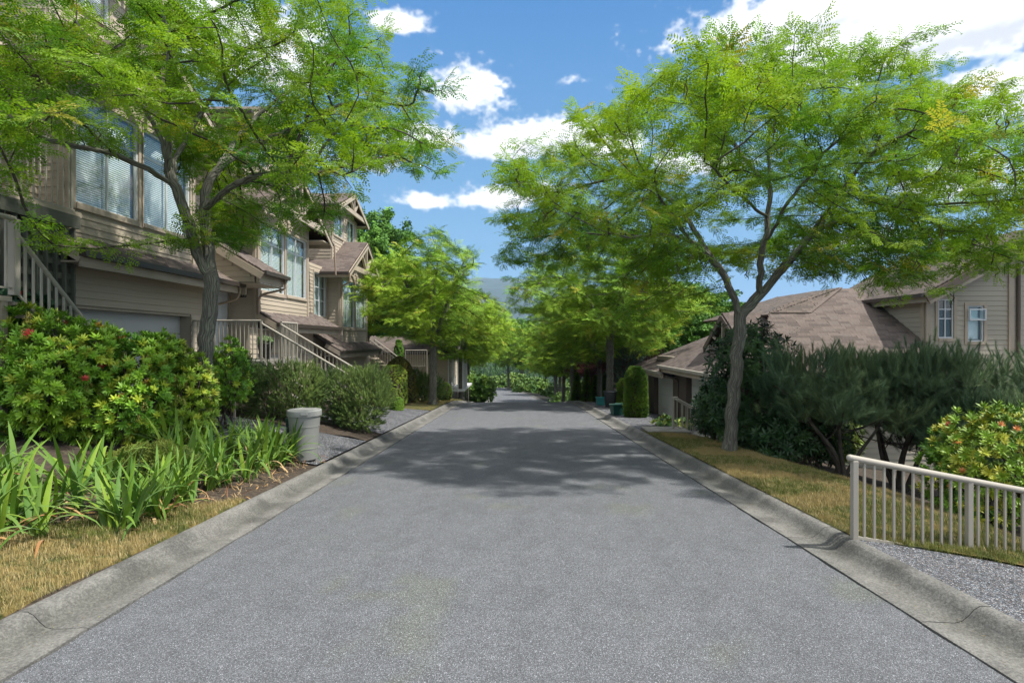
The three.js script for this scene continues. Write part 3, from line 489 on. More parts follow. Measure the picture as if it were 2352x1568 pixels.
{ // shed roof over the entrance of the middle house
  const { g, P } = hB; const E = { x: .9, y: .38 }, W = { x: -.83, y: 1.42 }, t0 = -3.6, t1 = -2.0;
  shingleRoof(g, P(E.x, E.y, t0), P(E.x, E.y, t1), P(W.x, W.y, t1), P(W.x, W.y, t0), { own: 60, seed: 260, e: .125 });
  const d = V(W.x - E.x, W.y - E.y, 0).normalize(), n = V(-d.y, d.x, 0).multiplyScalar(Math.sign(d.x) || 1); const upv = n.y < 0 ? n.negate() : n;
  for (const t of [t0 - .02, t1 + .02]) bar(g, 'barge_board', P(E.x + .02, E.y - .14, t), P(W.x, W.y - .14, t), .05, .2, M.trim, upv);
  bar(g, 'gutter', P(E.x + .07, E.y - .03, t0), P(E.x + .07, E.y - .03, t1 + .05), .12, .11, M.gutter); bar(g, 'porch_beam', P(E.x - .12, E.y - .17, t0), P(E.x - .12, E.y - .17, t1), .1, .26, M.trim);
  const ft = frame(P(E.x - .1, 0, t0 + .03), V(0, 0, 1)); sidingWall(g, ft, -1.6, -.12, E.y - .3, 0, { top: u => Math.max(E.y - .29, E.y - .2 - u * .59), seed: 262, thick: .05 });
  box3(g, 'porch_ceiling', -.8, .76, SILL + E.y - .34, SILL + E.y - .31, 2.05, 3.55, M.soffit);
  pipe(g, 'downpipe', [P(.93, .3, -2.1), P(.93, .12, -2.1), P(.85, .0, -2.1), P(.25, -.14, -2.1), P(.1, -.3, -2.12), P(.1, -.55, -2.13), P(.1, -.74, -2.13)], .035, M.pipe, 30);
  pipe(g, 'vent_pipe', [P(.1, 6.4, -.25), P(.1, 6.75, -.25), P(.1, 6.95, -.25)], .09, mat([.55, .56, .57], .35, { metalness: .6 }), 6, 12);
  const dpA = hA; pipe(dpA.g, 'downpipe', [dpA.P(.66, -1.15, 3.2), dpA.P(.66, -1.32, 3.2), dpA.P(.55, -1.5, 3.2), dpA.P(.2, -1.62, 3.15), dpA.P(-.2, -1.7, 3.1)], .035, M.pipe, 24);
  const c = hC; pipe(c.g, 'downpipe', [c.P(.7, 2.28, -3.0), c.P(.7, 2.02, -3.0), c.P(.6, 1.9, -2.95), c.P(.15, 1.78, -2.4), c.P(.1, 1.5, -2.2)], .035, M.pipe, 24);
  const b = hB; pipe(b.g, 'downpipe', [b.P(.72, 2.3, 3.05), b.P(.72, 1.8, 3.1), b.P(.72, 1.1, 3.2)], .035, M.pipe, 12);
}
{ // wall lantern by the white door
  const L = thing('wall_lantern', 'black carriage lantern on the wall beside the white door', 'lantern', [-8.55, 1.3, -17.0]);
  part(L, 'backplate', box(.11, .26, .02), M.black, [0, .26, .0]); part(L, 'arm', box(.03, .03, .12), M.black, [0, .36, .06]);
  part(L, 'roof', new THREE.ConeGeometry(.12, .1, 4, 1), M.black, [0, .34, .13]).rotation.y = Math.PI / 4; part(L, 'glass', box(.13, .2, .13), M.glass, [0, .2, .13]); part(L, 'base', box(.15, .025, .15), M.black, [0, .09, .13]);
  for (const [x, z] of [[-1, -1], [1, -1], [-1, 1], [1, 1]]) part(L, 'corner_bar', box(.016, .2, .016), M.black, [x * .072, .2, .13 + z * .072]); part(L, 'bulb', new THREE.SphereGeometry(.028, 10, 8), M.white, [0, .17, .13]);
}
{ // porch, stair and railings of the middle house
  const s = thing('porch_stair', 'beige porch landing and stair with railings behind the pine hedge', 'stair', [-7.9, -2.6, -15]); const Q = (X, y, D) => V(X + 7.9, y + 2.6, -(D - 15)); const ly = -.52;
  box3(s, 'landing', -9 + 7.9, -6.8 + 7.9, ly + 2.48, ly + 2.6, -2.0, .62, M.slab); box3(s, 'landing_wall', -8.9 + 7.9, -6.85 + 7.9, .2, ly + 2.48, -1.7, .56, M.sheath);
  for (let k = 0; k < 8; k++) box3(s, 'tread', -6.8 + 7.9 + k * .29, -6.8 + 7.9 + k * .29 + .31, ly + 2.6 - (k + 1) * .175 - .05, ly + 2.6 - (k + 1) * .175, -.62, .58, M.trim);
  for (const D of [14.43, 15.6]) bar(s, 'stringer', Q(-6.8, ly - .2, D), Q(-4.4, ly - 1.65, D), .05, .28, M.trim);
  const a = sub(s, 'landing_railing'); railRun(a, Q(-8.6, ly, 14.4), Q(-6.8, ly, 14.4), 1.07, { gap: .115, post: [0, 1], low: .06 });
  const b = sub(s, 'stair_railing'); railRun(b, Q(-6.8, ly, 14.4), Q(-4.5, ly - 1.36, 14.4), 1.0, { gap: .115, post: [1], low: .1 });
  const c = sub(s, 'stair_railing'); railRun(c, Q(-6.8, ly, 15.6), Q(-4.5, ly - 1.36, 15.6), 1.0, { gap: .115, post: [0, 1], low: .1 });
  const d = sub(s, 'landing_railing'); railRun(d, Q(-6.8, ly, 15.6), Q(-6.8, ly, 16.7), 1.07, { gap: .115, post: [0, 1], low: .06 });
}
{ // stair rail at the near end of the first house
  const s = thing('stair_railing', 'grey beige stair handrail descending past the slatted screen', 'railing', [-7.6, -1.4, -8.2]); const Q = (X, y, D) => V(X + 7.6, y + 1.4, -(D - 8.2));
  const u = sub(s, 'upper_railing'); railRun(u, Q(-7.6, .72, 6.6), Q(-7.6, .72, 8.2), 1.13, { gap: .13, post: [1], low: .08, m: M.rail, pw: .1, bal: .014, top: .04 });
  const d = sub(s, 'sloping_railing'); railRun(d, Q(-7.6, .62, 8.24), Q(-7.6, -1.05, 9.95), 1.0, { gap: .14, post: [1], low: .12, m: M.rail, bal: .014, top: .036 });
  for (let k = 0; k < 9; k++) box3(s, 'tread', -.9, -.04, 2.0 - k * .19 - .05, 2.0 - k * .19, -.04 - k * .2 - .22, -.04 - k * .2, M.trim);
  box3(s, 'landing', -.9, -.03, 2.0, 2.08, .0, 1.7, M.trim); bar(s, 'landing_post', V(-.1, -.2, .1), V(-.1, 2, .1), .1, .1, M.trim, V(0, 0, 1)); bar(s, 'landing_post', V(-.8, -.2, 1.5), V(-.8, 2, 1.5), .1, .1, M.trim, V(0, 0, 1)); 
}
{ // far stair of the last townhouse
  const s = thing('far_stair', 'beige outside stair with railing beside the far townhouse', 'stair', [-7.4, -3.6, -30.4]); const Q = (X, y, D) => V(X + 7.4, y + 3.6, -(D - 30.4));
  railRun(sub(s, 'stair_railing'), Q(-8.1, -.9, 29.6), Q(-6.4, -2.2, 29.8), 1.0, { gap: .14 }); railRun(sub(s, 'stair_railing'), Q(-8.1, -.9, 30.7), Q(-6.4, -2.2, 30.9), 1.0, { gap: .14 }); railRun(sub(s, 'landing_railing'), Q(-6.4, -1.5, 30.9), Q(-5.2, -1.5, 31), 1.0, { gap: .14 });
  for (let k = 0; k < 7; k++) { const q = Q(-8.0 + k * .24, -.95 - k * .19, 30.2); part(s, 'tread', box(.28, .05, 1.1), M.trim, q); }
  bar(s, 'support', Q(-6.4, -3.6, 29.8), Q(-6.4, -2.1, 29.8), .09, .09, M.trim, V(0, 0, 1)); bar(s, 'support', Q(-6.4, -3.6, 30.9), Q(-6.4, -1.4, 30.9), .09, .09, M.trim, V(0, 0, 1)); bar(s, 'support', Q(-5.2, -3.6, 31), Q(-5.2, -1.4, 31), .06, .06, M.rail, V(0, 0, 1));
}
// ---------------------------------------------------------------- house downhill on the right
{
  const g = thing('hip_roofed_house', 'house with brown hip roof and cream garages downhill behind the pines', 'house', [9, -4.6, -20]); const Q = (X, y, D) => V(X - 9, y + 4.6, -(D - 20)); const mats = M.sidingR;
  // garages facing the street
  const fg = frame(Q(6.6, 0, 20), V(-1, 0, 0));        // u towards the camera
  const gdoor = (D0, D1, y0, y1) => { const d = sub(g, 'garage_door'); const n = 4; for (let k = 0; k < n; k++) inFrame(d, 'door_panel', fg, new RoundedBoxGeometry(D1 - D0 - .02, (y1 - y0) / n - .006, .05, 2, .008), M.stucco, 20 - (D0 + D1) / 2, lerp(y0, y1, (k + .5) / n), -.16); };
  gdoor(22.9, 26.1, -3.55, -1.35); gdoor(17.2, 21.1, -3.35, -1.15);
  for (const [a, b, top] of [[26.1, 27.2, -1.35], [21.1, 22.9, -1.15], [15.3, 17.2, -1.15]]) box3(g, 'pier', 6.52 - 9, 6.9 - 9, .2, top + 4.6, 20 - b, 20 - a, M.trimDark);
  box3(g, 'header', 6.5 - 9, 6.9 - 9, -1.36 + 4.6, -1.22 + 4.6, 20 - 27.2, 20 - 22.9, M.trimDark); box3(g, 'header', 6.5 - 9, 6.9 - 9, -1.16 + 4.6, -.98 + 4.6, 20 - 22.9, 20 - 15.3, M.trimDark);
  box3(g, 'body', 6.95 - 9, 16 - 9, 0, 3.2, 20 - 27.1, 20 - 15.9, M.sheath); 
  shingleRoof(g, Q(5.95, -1.3, 22.5), Q(5.95, -1.3, 28.2), Q(10.4, .32, 29.2), Q(10.4, .32, 22.5), { own: 60, seed: 401, e: .15, tab: .33 });
  shingleRoof(g, Q(5.98, -1.02, 15.2), Q(5.98, -1.02, 23.05), Q(9.2, .5, 23.05), Q(9.2, .5, 17.7), { own: 80, seed: 402, e: .15, tab: .33 });
  for (const [y, a, b] of [[-1.34, 22.5, 28.2], [-1.06, 15.2, 23.05]]) { bar(g, 'gutter', Q(5.9, y + .02, a), Q(5.9, y + .02, b), .12, .1, M.rail); bar(g, 'fascia', Q(5.99, y - .1, a), Q(5.99, y - .1, b), .04, .2, M.trim); box3(g, 'soffit', 6.0 - 9, 6.7 - 9, y - .17 + 4.6, y - .14 + 4.6, 20 - b, 20 - a, M.soffit); }
  bar(g, 'barge_board', Q(5.98, -1.14, 23.07), Q(9.2, .38, 23.07), .05, .2, M.trimDark);
  pipe(g, 'downpipe', [Q(5.95, -1.15, 22.7), Q(5.98, -1.35, 22.7), Q(6.3, -1.5, 22.3), Q(6.48, -1.65, 22.1), Q(6.48, -2.5, 22.1), Q(6.48, -3.4, 22.1)], .04, M.trimDark, 24);
  // small street-facing gable with truss on that roof
  { const l = Q(7.2, -.2, 21.0), r = Q(7.2, -.2, 17.4), a = Q(7.2, .97, 19.2), bk = p => V(10.2 - 9, p.y, p.z); shingleRoof(g, l, bk(l), bk(a), a, { own: 20, seed: 403 }); shingleRoof(g, r, bk(r), bk(a), a, { own: 60, seed: 404 });
    for (const p of [l, r]) { const d = a.clone().sub(p).normalize(), u = V(1, 0, 0).cross(d); if (u.y < 0) u.negate(); bar(g, 'barge_board', p.clone().add(V(-.03, -.12, 0)), a.clone().add(V(-.03, -.12, 0)), .06, .18, M.trimDark, u); bar(g, 'truss_strut', p.clone().lerp(a, .45).add(V(.02, -.12, 0)), Q(7.24, -.15, 19.2), .06, .09, M.trim, V(1, 0, 0)); }
    bar(g, 'king_post', Q(7.24, -.15, 19.2), Q(7.24, .8, 19.2), .07, .1, M.trim, V(1, 0, 0)); bar(g, 'truss_chord', Q(7.22, -.2, 17.8), Q(7.22, -.2, 20.6), .08, .16, M.trim); const fd = frame(Q(7.7, 0, 19.2), V(-1, 0, 0)); sidingWall(g, fd, -1.3, 1.3, -.5, 0, { top: u => .8 - .65 * Math.abs(u), mats, seed: 405 }); }
  // broad camera-facing roof plane
  const py = D => -.07 + .614 * (D - 16.7);
  shingleRoof(g, Q(6.7, py(15.35), 15.35), Q(12.48, py(15.35), 15.35), Q(12.48, py(18.3), 18.3), Q(8.5, py(18.3), 18.3), { own: 290, seed: 406, e: .15, tab: .34 });
  shingleRoof(g, Q(9.77, py(18.3) + .004, 18.3), Q(12.48, py(18.3) + .004, 18.3), Q(12.48, py(19.9), 19.9), Q(11.75, py(19.9), 19.9), { own: 60, seed: 407, e: .15, tab: .34 });
  shingleRoof(g, Q(8.5, .9, 18.3), Q(9.77, .915, 18.31), Q(11.75, 1.9, 19.9), Q(10.1, 1.42, 19.1), { own: 20, seed: 418, mats: M.shingleGrey });
  shingleRoof(g, Q(8.5, .9, 18.3), Q(8.5, .9, 25), Q(11.9, 2.0, 25), Q(11.75, 1.92, 19.88), { own: 60, seed: 408, e: .16, tab: .36, mats: M.shingleGrey });
  bar(g, 'ridge_cap', Q(8.5, .96, 18.32), Q(9.77, .96, 18.32), .2, .03, M.shingle[2]); bar(g, 'ridge_cap', Q(9.77, .96, 18.32), Q(11.75, 1.96, 19.88), .2, .03, M.shingleGrey[2]);
  // lower storey wall seen between the pine stems
  const fl = frame(Q(0, 0, 15.75), V(0, 0, 1)); sidingWall(g, { ...fl, o: fl.o }, 7.0, 19, -4.6, -.95, { mats, seed: 409, e: .17 }); bar(g, 'fascia', Q(6.7, -1.0, 15.32), Q(12.5, -1.0, 15.32), .04, .18, M.trim);
  // upper storey
  const fw = frame(Q(12.5, 0, 0), V(-1, 0, 0)); sidingWall(g, fw, -19.9, -16.7, -.3, 1.42, { mats, seed: 410, e: .15 });
  const fz = frame(Q(0, 0, 16.7), V(0, 0, 1)); sidingWall(g, fz, 12.5, 19, -1.0, 0, { top: u => Math.min(1.42 + .54 * (u - 12.2), 1.42 + .54 * (19.8 - u)), openings: [[12.88, 13.36, .1, 1.3], [13.78, 14.28, .0, 1.1]], mats, seed: 411, e: .15 });
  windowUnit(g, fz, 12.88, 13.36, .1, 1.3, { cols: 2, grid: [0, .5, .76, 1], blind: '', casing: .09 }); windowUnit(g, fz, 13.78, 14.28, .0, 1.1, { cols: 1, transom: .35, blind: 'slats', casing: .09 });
  { const w = sub(g, 'awning_sash'); const fo = frame(Q(0, 0, 16.6), V(0, .0, 1)); for (const [x, y, ww, hh] of [[14.03, .98, .52, .04], [14.03, .66, .52, .04], [13.79, .82, .04, .3], [14.27, .82, .04, .3]]) inFrame(w, 'sash_frame', fo, box(ww, hh, .035), M.vinyl, x, y, 0); inFrame(w, 'pane', fo, box(.44, .28, .006), M.glass, 14.03, .82, 0); }
  inFrame(g, 'corner_board', fz, box(.14, 2.4, .06), M.trim, 12.56, .2, .04); inFrame(g, 'corner_board', fw, box(.12, 2.0, .05), M.trim, -16.77, .4, .03); inFrame(g, 'corner_board', fz, box(.16, 3.6, .06), M.trim, 15.1, .9, .04);
  pipe(g, 'downpipe', [Q(15.3, 2.4, 16.62), Q(15.3, 1, 16.62), Q(15.3, -1, 16.62)], .05, M.trimDark, 6);
  const e1 = Q(12.15, 1.42, 16.2), e2 = Q(12.15, 1.42, 22), t1 = Q(16, 3.5, 22), t2 = Q(16, 3.5, 16.2); shingleRoof(g, e1, e2, t1, t2, { own: 80, seed: 412, e: .15, tab: .34, mats: M.shingleGrey });
  shingleRoof(g, Q(19.85, 1.42, 16.2), Q(19.85, 1.42, 22), t1, t2, { own: 10, seed: 413, e: .16, tab: .36, mats: M.shingleGrey });
  { const d = t2.clone().sub(e1).normalize(), u = V(0, 0, 1).cross(d); if (u.y < 0) u.negate(); bar(g, 'barge_board', e1.clone().add(V(0, -.13, .03)), t2.clone().add(V(0, -.13, .03)), .05, .22, M.trimDark, u); bar(g, 'barge_board', e1.clone().add(V(.1, -.25, .0)), t2.clone().add(V(.1, -.25, .0)), .05, .12, M.trim, u); }
  bar(g, 'gutter', Q(12.08, 1.38, 16.2), Q(12.08, 1.38, 22), .12, .11, M.gutter); bar(g, 'fascia', Q(12.2, 1.29, 16.2), Q(12.2, 1.29, 22), .04, .22, M.rail); 
  pipe(g, 'vent_pipe', [Q(13.4, 1.9, 18.2), Q(13.4, 2.2, 18.2), Q(13.4, 2.45, 18.2)], .05, M.white, 4, 10); part(g, 'roof_vent', box(.5, .14, .4), M.black, Q(13.7, 2.42, 18.9)).rotation.z = .5; 
  box3(g, 'body', 12.7 - 9, 19 - 9, 3.2, 6.0, 20 - 21.8, 20 - 17.5, M.sheath);
  for (const [x, D] of [[6.9, 16]]) box3(g, 'body', 6.9 - 9, 12.4 - 9, 3.1, 3.9, 20 - 27, 20 - 18, M.sheath);
}
// ---------------------------------------------------------------- houses farther down the street
function farHouse(label, X, D, w, d, base, eave, ridge, side, extra) {
  const g = thing('distant_house', label, 'house', [X, base, -D]); const h = eave - base, f = frame(V(side < 0 ? w / 2 : -w / 2, 0, 0), V(side < 0 ? 1 : -1, 0, 0)), fz = frame(V(0, 0, d / 2), V(0, 0, 1));
  box3(g, 'body', -w / 2 + .15, w / 2 - .15, 0, h, -d / 2 + .15, d / 2 - .15, M.sheath);
  sidingWall(g, f, -d / 2, d / 2, 0, h, { openings: [[-1.6, 1.2, 1.0, 2.4]], e: .3, seed: D }); windowUnit(g, f, -1.6, 1.2, 1.0, 2.4, { cols: 3, transom: 0, blind: '' }); sidingWall(g, fz, -w / 2, w / 2, 0, h, { openings: [[-.9, .5, 1.2, 2.4]], e: .3, seed: D + 1 }); windowUnit(g, fz, -.9, .5, 1.2, 2.4, { cols: 2, transom: 0, blind: '' });
  const r = ridge - base, o = .6; const q = (x, y, z) => V(x, y, z);
  shingleRoof(g, q(-w / 2 - o, h, d / 2 + o), q(w / 2 + o, h, d / 2 + o), q(w / 2 + o, r, 0), q(-w / 2 - o, r, 0), { own: 40, seed: D + 2, e: .22, tab: .5, mats: M.shingleGrey }); shingleRoof(g, q(-w / 2 - o, h, -d / 2 - o), q(w / 2 + o, h, -d / 2 - o), q(w / 2 + o, r, 0), q(-w / 2 - o, r, 0), { own: 10, seed: D + 3, e: .22, tab: .5, mats: M.shingleGrey });
  bar(g, 'gutter', q(-w / 2 - o, h - .06, d / 2 + o + .05), q(w / 2 + o, h - .06, d / 2 + o + .05), .1, .12, M.gutter);
  extra?.(g, h, r); return g;
}
farHouse('low brown-roofed house with white balcony rails beyond the left hedges', -8.2, 39.5, 7, 6, -5.0, -.75, .35, -1, (g, h, r) => { box3(g, 'balcony', 3.5, 4.6, h - 2.6, h - 2.48, -3, 3.2, M.white); for (let k = 0; k < 9; k++) part(g, 'white_post', box(.07, 2.4, .07), M.white, [4.5 - (k > 5 ? (k - 5) * .32 : 0), h - 1.3, k > 5 ? 3.1 : 3.1 - k * .55]); for (const s of [1, -1]) bar(g, 'barge_board', V(4.12, h - .1, s * 3.6), V(4.12, r - .1, 0), .06, .2, M.rail, V(1, 0, 0)); bar(g, 'king_post', V(4.13, h, 0), V(4.13, r - .15, 0), .08, .1, M.rail, V(1, 0, 0)); });
farHouse('shadowed grey house under the trees far down on the right', 12, 58, 7, 9, -9.2, -5.4, -3.6, 1, (g, h) => { box3(g, 'garage_door', -3.66, -3.58, 0, 2.2, 1.6, 4, M.stucco); });
farHouse('small pale house where the road bends far away', -13, 92, 7, 8, -11, -6.8, -5, -1);
console.log('houses');
// ---------------------------------------------------------------- foliage pieces
// leaf(): a blade from origin along +y, folded at the midrib, bending towards +z
function leafInto(t, m4, len, wid, { seg = 3, bend = .4, fold = .25, shape = s => Math.sin(Math.PI * Math.pow(s, .75)) } = {}) {
  const q = V(0, 0, 0); let prev = null, a = 0, y = 0, z = 0;
  for (let i = 0; i <= seg; i++) {
    const s = i / seg, w = wid * .5 * (i === 0 ? .12 : i === seg ? .03 : shape(s)); if (i) { y += Math.cos(a) * len / seg; z += Math.sin(a) * len / seg; a += bend / seg; }
    const row = [[-w, fold * w], [0, 0], [w, fold * w]].map(([x, f]) => { q.set(x, y - Math.sin(a) * f, z + Math.cos(a) * f).applyMatrix4(m4); return t.v(q.x, q.y, q.z); });
    if (prev) { t.q(prev[0], prev[1], row[1], row[0]); t.q(prev[1], prev[2], row[2], row[1]); } prev = row;
  }
}
const rot = (x, y, z) => new THREE.Matrix4().makeRotationFromEuler(new THREE.Euler(x, y, z, 'YXZ'));
// kite: a leaflet of two triangles
function kite(t, p, dir, side, len, wid, nrm, cup = .15) { const a = p, b = p.clone().addScaledVector(dir, len * .45).addScaledVector(side, wid / 2).addScaledVector(nrm, cup * wid), c = p.clone().addScaledVector(dir, len), d = p.clone().addScaledVector(dir, len * .45).addScaledVector(side, -wid / 2).addScaledVector(nrm, cup * wid); const i = [a, b, c, d].map(v => t.v(v.x, v.y, v.z)); t.t(i[0], i[1], i[2]); t.t(i[0], i[2], i[3]); }
// feathery compound leaf on a short twig, as on a honey locust; twig runs along +y
function spray(seed, { fronds = 7, pairs = 6, flen = .21, leaf = .054, wid = .023, twig = .27 } = {}) {
  const t = new Tri(), r = rng(seed);
  for (let k = 0; k < fronds; k++) {       // fronds lie to both sides of the twig in one sheet; +z is the upper face
    const s = fronds === 1 ? 0 : k / (fronds - 1), p = V((r() - .5) * .015, twig * s, (r() - .5) * .015), a = (k === fronds - 1 ? .1 : lerp(1.25, .55, s)) * (k % 2 ? 1 : -1) + (r() - .5) * .3;
    const d = V(Math.sin(a), Math.cos(a), lerp(-.1, .45, r())).normalize(), L = flen * lerp(.75, 1.2, r()), n = V(0, 0, 0), side = d.clone().cross(V(0, 0, 1)).normalize(); side.applyAxisAngle(d, (r() - .5) * .9);
    const droop = .9 + r() * .7;
    for (let j = 0; j < pairs; j++) {
      const u = (j + 1) / pairs; p.addScaledVector(d, L / pairs); d.z -= droop / pairs * .55; d.normalize(); side.addScaledVector(d, -side.dot(d)).normalize(); n.copy(side).cross(d).normalize();
      const ll = leaf * (.6 + .6 * Math.sin(Math.PI * lerp(.2, .85, u))) * lerp(.85, 1.15, r());
      for (const s2 of [-1, 1]) { const ld = side.clone().multiplyScalar(s2).addScaledVector(d, .45).addScaledVector(n, (r() - .65) * .5).normalize(); const ls = d.clone().addScaledVector(ld, -d.dot(ld)).normalize(); kite(t, p, ld, ls, ll, wid * lerp(.85, 1.2, r()), n, .2); }
    }
  }
  return t.build();
}
const SPRAY = [spray(1), spray(2, { fronds: 6, flen: .22 }), spray(3, { fronds: 8, flen: .17 })];
const SPRAY_FAR = [spray(4, { fronds: 6, pairs: 5, flen: .30, leaf: .075, wid: .030, twig: .34 }), spray(5, { fronds: 7, pairs: 5, flen: .27, leaf: .07, wid: .03, twig: .3 })];
const LEAFY = (() => { const t = new Tri(), r = rng(8); for (let k = 0; k < 16; k++) leafInto(t, new THREE.Matrix4().makeTranslation((r() - .5) * .16, r() * .3, (r() - .5) * .16).multiply(rot(lerp(.4, 1.9, r()), r() * 6.3, 0)), lerp(.09, .15, r()), .07, { seg: 2, bend: .5 }); return t.build(); })();
const MAPLE = (() => { const t = new Tri(), r = rng(9); for (let k = 0; k < 12; k++) { const b = new THREE.Matrix4().makeTranslation((r() - .5) * .25, r() * .2, (r() - .5) * .25).multiply(rot(lerp(1.1, 2.3, r()), r() * 6.3, 0)); for (let j = -2; j <= 2; j++) leafInto(t, b.clone().multiply(rot(0, 0, j * .6)), .09 - Math.abs(j) * .015, .022, { seg: 1, bend: .3 }); } return t.build(); })();
// whorls of leathery leaves
function whorl(seed, n, len, wid, open, bend) { const t = new Tri(), r = rng(seed); for (let k = 0; k < n; k++) { const lay = k / n, a = k * 2.4 + r() * .5; leafInto(t, new THREE.Matrix4().makeTranslation(0, -lay * len * .35, 0).multiply(rot(lerp(open * .45, open, lay) + (r() - .5) * .25, a, 0)), len * lerp(.7, 1.1, r()), wid * lerp(.85, 1.15, r()), { seg: 3, bend: bend * lerp(.6, 1.3, r()), fold: .35 }); } return t.build(); }
const PIERIS = [whorl(11, 15, .085, .026, 1.35, .35), whorl(12, 13, .095, .027, 1.2, .45)], RHODO = [whorl(13, 10, .14, .046, 1.6, .5), whorl(14, 9, .15, .044, 1.9, .45)], SMALL = whorl(15, 12, .04, .02, 1.4, .3), BROAD = whorl(16, 7, .17, .15, 1.5, .5);
// hanging seed cluster of a pieris
const TASSEL = (() => { const t = new Tri(), r = rng(17); for (let k = 0; k < 7; k++) { let p = V(0, 0, 0), d = V((r() - .5) * .8, -.4, (r() - .5) * .8).normalize(); for (let j = 0; j < 7; j++) { d.y -= .22; d.normalize(); p.addScaledVector(d, .013); kite(t, p, V(r() - .5, -.6, r() - .5).normalize(), V(r() - .5, 0, r() - .5).normalize(), .014, .011, V(0, 1, 0), .4); } } return t.build(); })();
// shoot of needles along +y
function needles(seed, L, n, nl, w, spread) { const t = new Tri(), r = rng(seed); for (let k = 0; k < n; k++) { const y = L * Math.pow(r(), .8), a = r() * 6.283, el = spread * lerp(.7, 1.2, r()) * (1 - .45 * y / L); const d = V(Math.cos(a) * Math.sin(el), Math.cos(el), Math.sin(a) * Math.sin(el)), s = V(-Math.sin(a), 0, Math.cos(a)); const p = V(0, y, 0), e = p.clone().addScaledVector(d, nl * lerp(.75, 1.15, r())); const i = [p.clone().addScaledVector(s, w / 2), p.clone().addScaledVector(s, -w / 2), e].map(v => t.v(v.x, v.y, v.z)); t.t(...i); } return t.build(); }
const PINE = [needles(21, .22, 120, .095, .0032, 1.0), needles(22, .30, 130, .085, .0032, .75)], MUGO = [needles(23, .12, 90, .055, .003, 1.0), needles(24, .15, 90, .05, .003, .85)];
const CEDAR = (() => { const t = new Tri(), r = rng(25); for (let k = 0; k < 7; k++) { const b = rot((r() - .5) * 1.0, r() * 6.3, (r() - .5) * 1.0), q = v => V(...v).applyMatrix4(b); for (let j = 0; j < 5; j++) { const s = j % 2 ? 1 : -1, y = .012 + j * .012; kite(t, q([0, y, 0]), q([s * .6, .8, 0]).normalize(), q([.8, -.6 * s, 0]).normalize(), .034 - j * .003, .011, q([0, 0, 1]), .1); } } return t.build(); })();
const TUFT = (() => { const t = new Tri(), r = rng(27); for (let k = 0; k < 9; k++) leafInto(t, new THREE.Matrix4().makeTranslation((r() - .5) * .05, 0, (r() - .5) * .05).multiply(rot((r() - .2) * .9, r() * 6.3, 0)), lerp(.03, .075, r()), .0045, { seg: 2, bend: .9 * r(), fold: .1, shape: s => 1 - s * .7 }); return t.build(); })();

function instanced(parent, name, geo, m, list, kind = 'stuff') {   // list of [Matrix4, Color]
  const o = new THREE.InstancedMesh(geo, m, list.length); o.name = name; list.forEach(([x, c], i) => { o.setMatrixAt(i, x); if (c) o.setColorAt(i, c); }); o.userData.kind = kind; o.castShadow = o.receiveShadow = true; o.frustumCulled = false; parent.add(o); return o;
}
const _Y = V(0, 1, 0), _q = new THREE.Quaternion(), _q2 = new THREE.Quaternion();
function aim(pos, dir, spin, s) { _q.setFromUnitVectors(_Y, dir); _q2.setFromAxisAngle(_Y, spin); return new THREE.Matrix4().compose(pos, _q.clone().multiply(_q2), V(s, s, s)); }
function aimFlat(p, d, r, s) { const z = V((r() - .5) * 1.5, 1, (r() - .5) * 1.5), x = d.clone().cross(z).normalize(); z.copy(x).cross(d).normalize(); return new THREE.Matrix4().makeBasis(x.multiplyScalar(s), d.clone().multiplyScalar(s), z.multiplyScalar(s)).setPosition(p); }
function jitter(c, r, a = .18) { const k = 1 + (r() - .5) * 2 * a, h = (r() - .5) * a * .7; return rgb(c[0] * k * (1 + h), c[1] * k, c[2] * k * (1 - h)); }
const pick = (list, r) => { let x = r(); for (const [w, c] of list) { if ((x -= w) < 0) return c; } return list[list.length - 1][1]; };

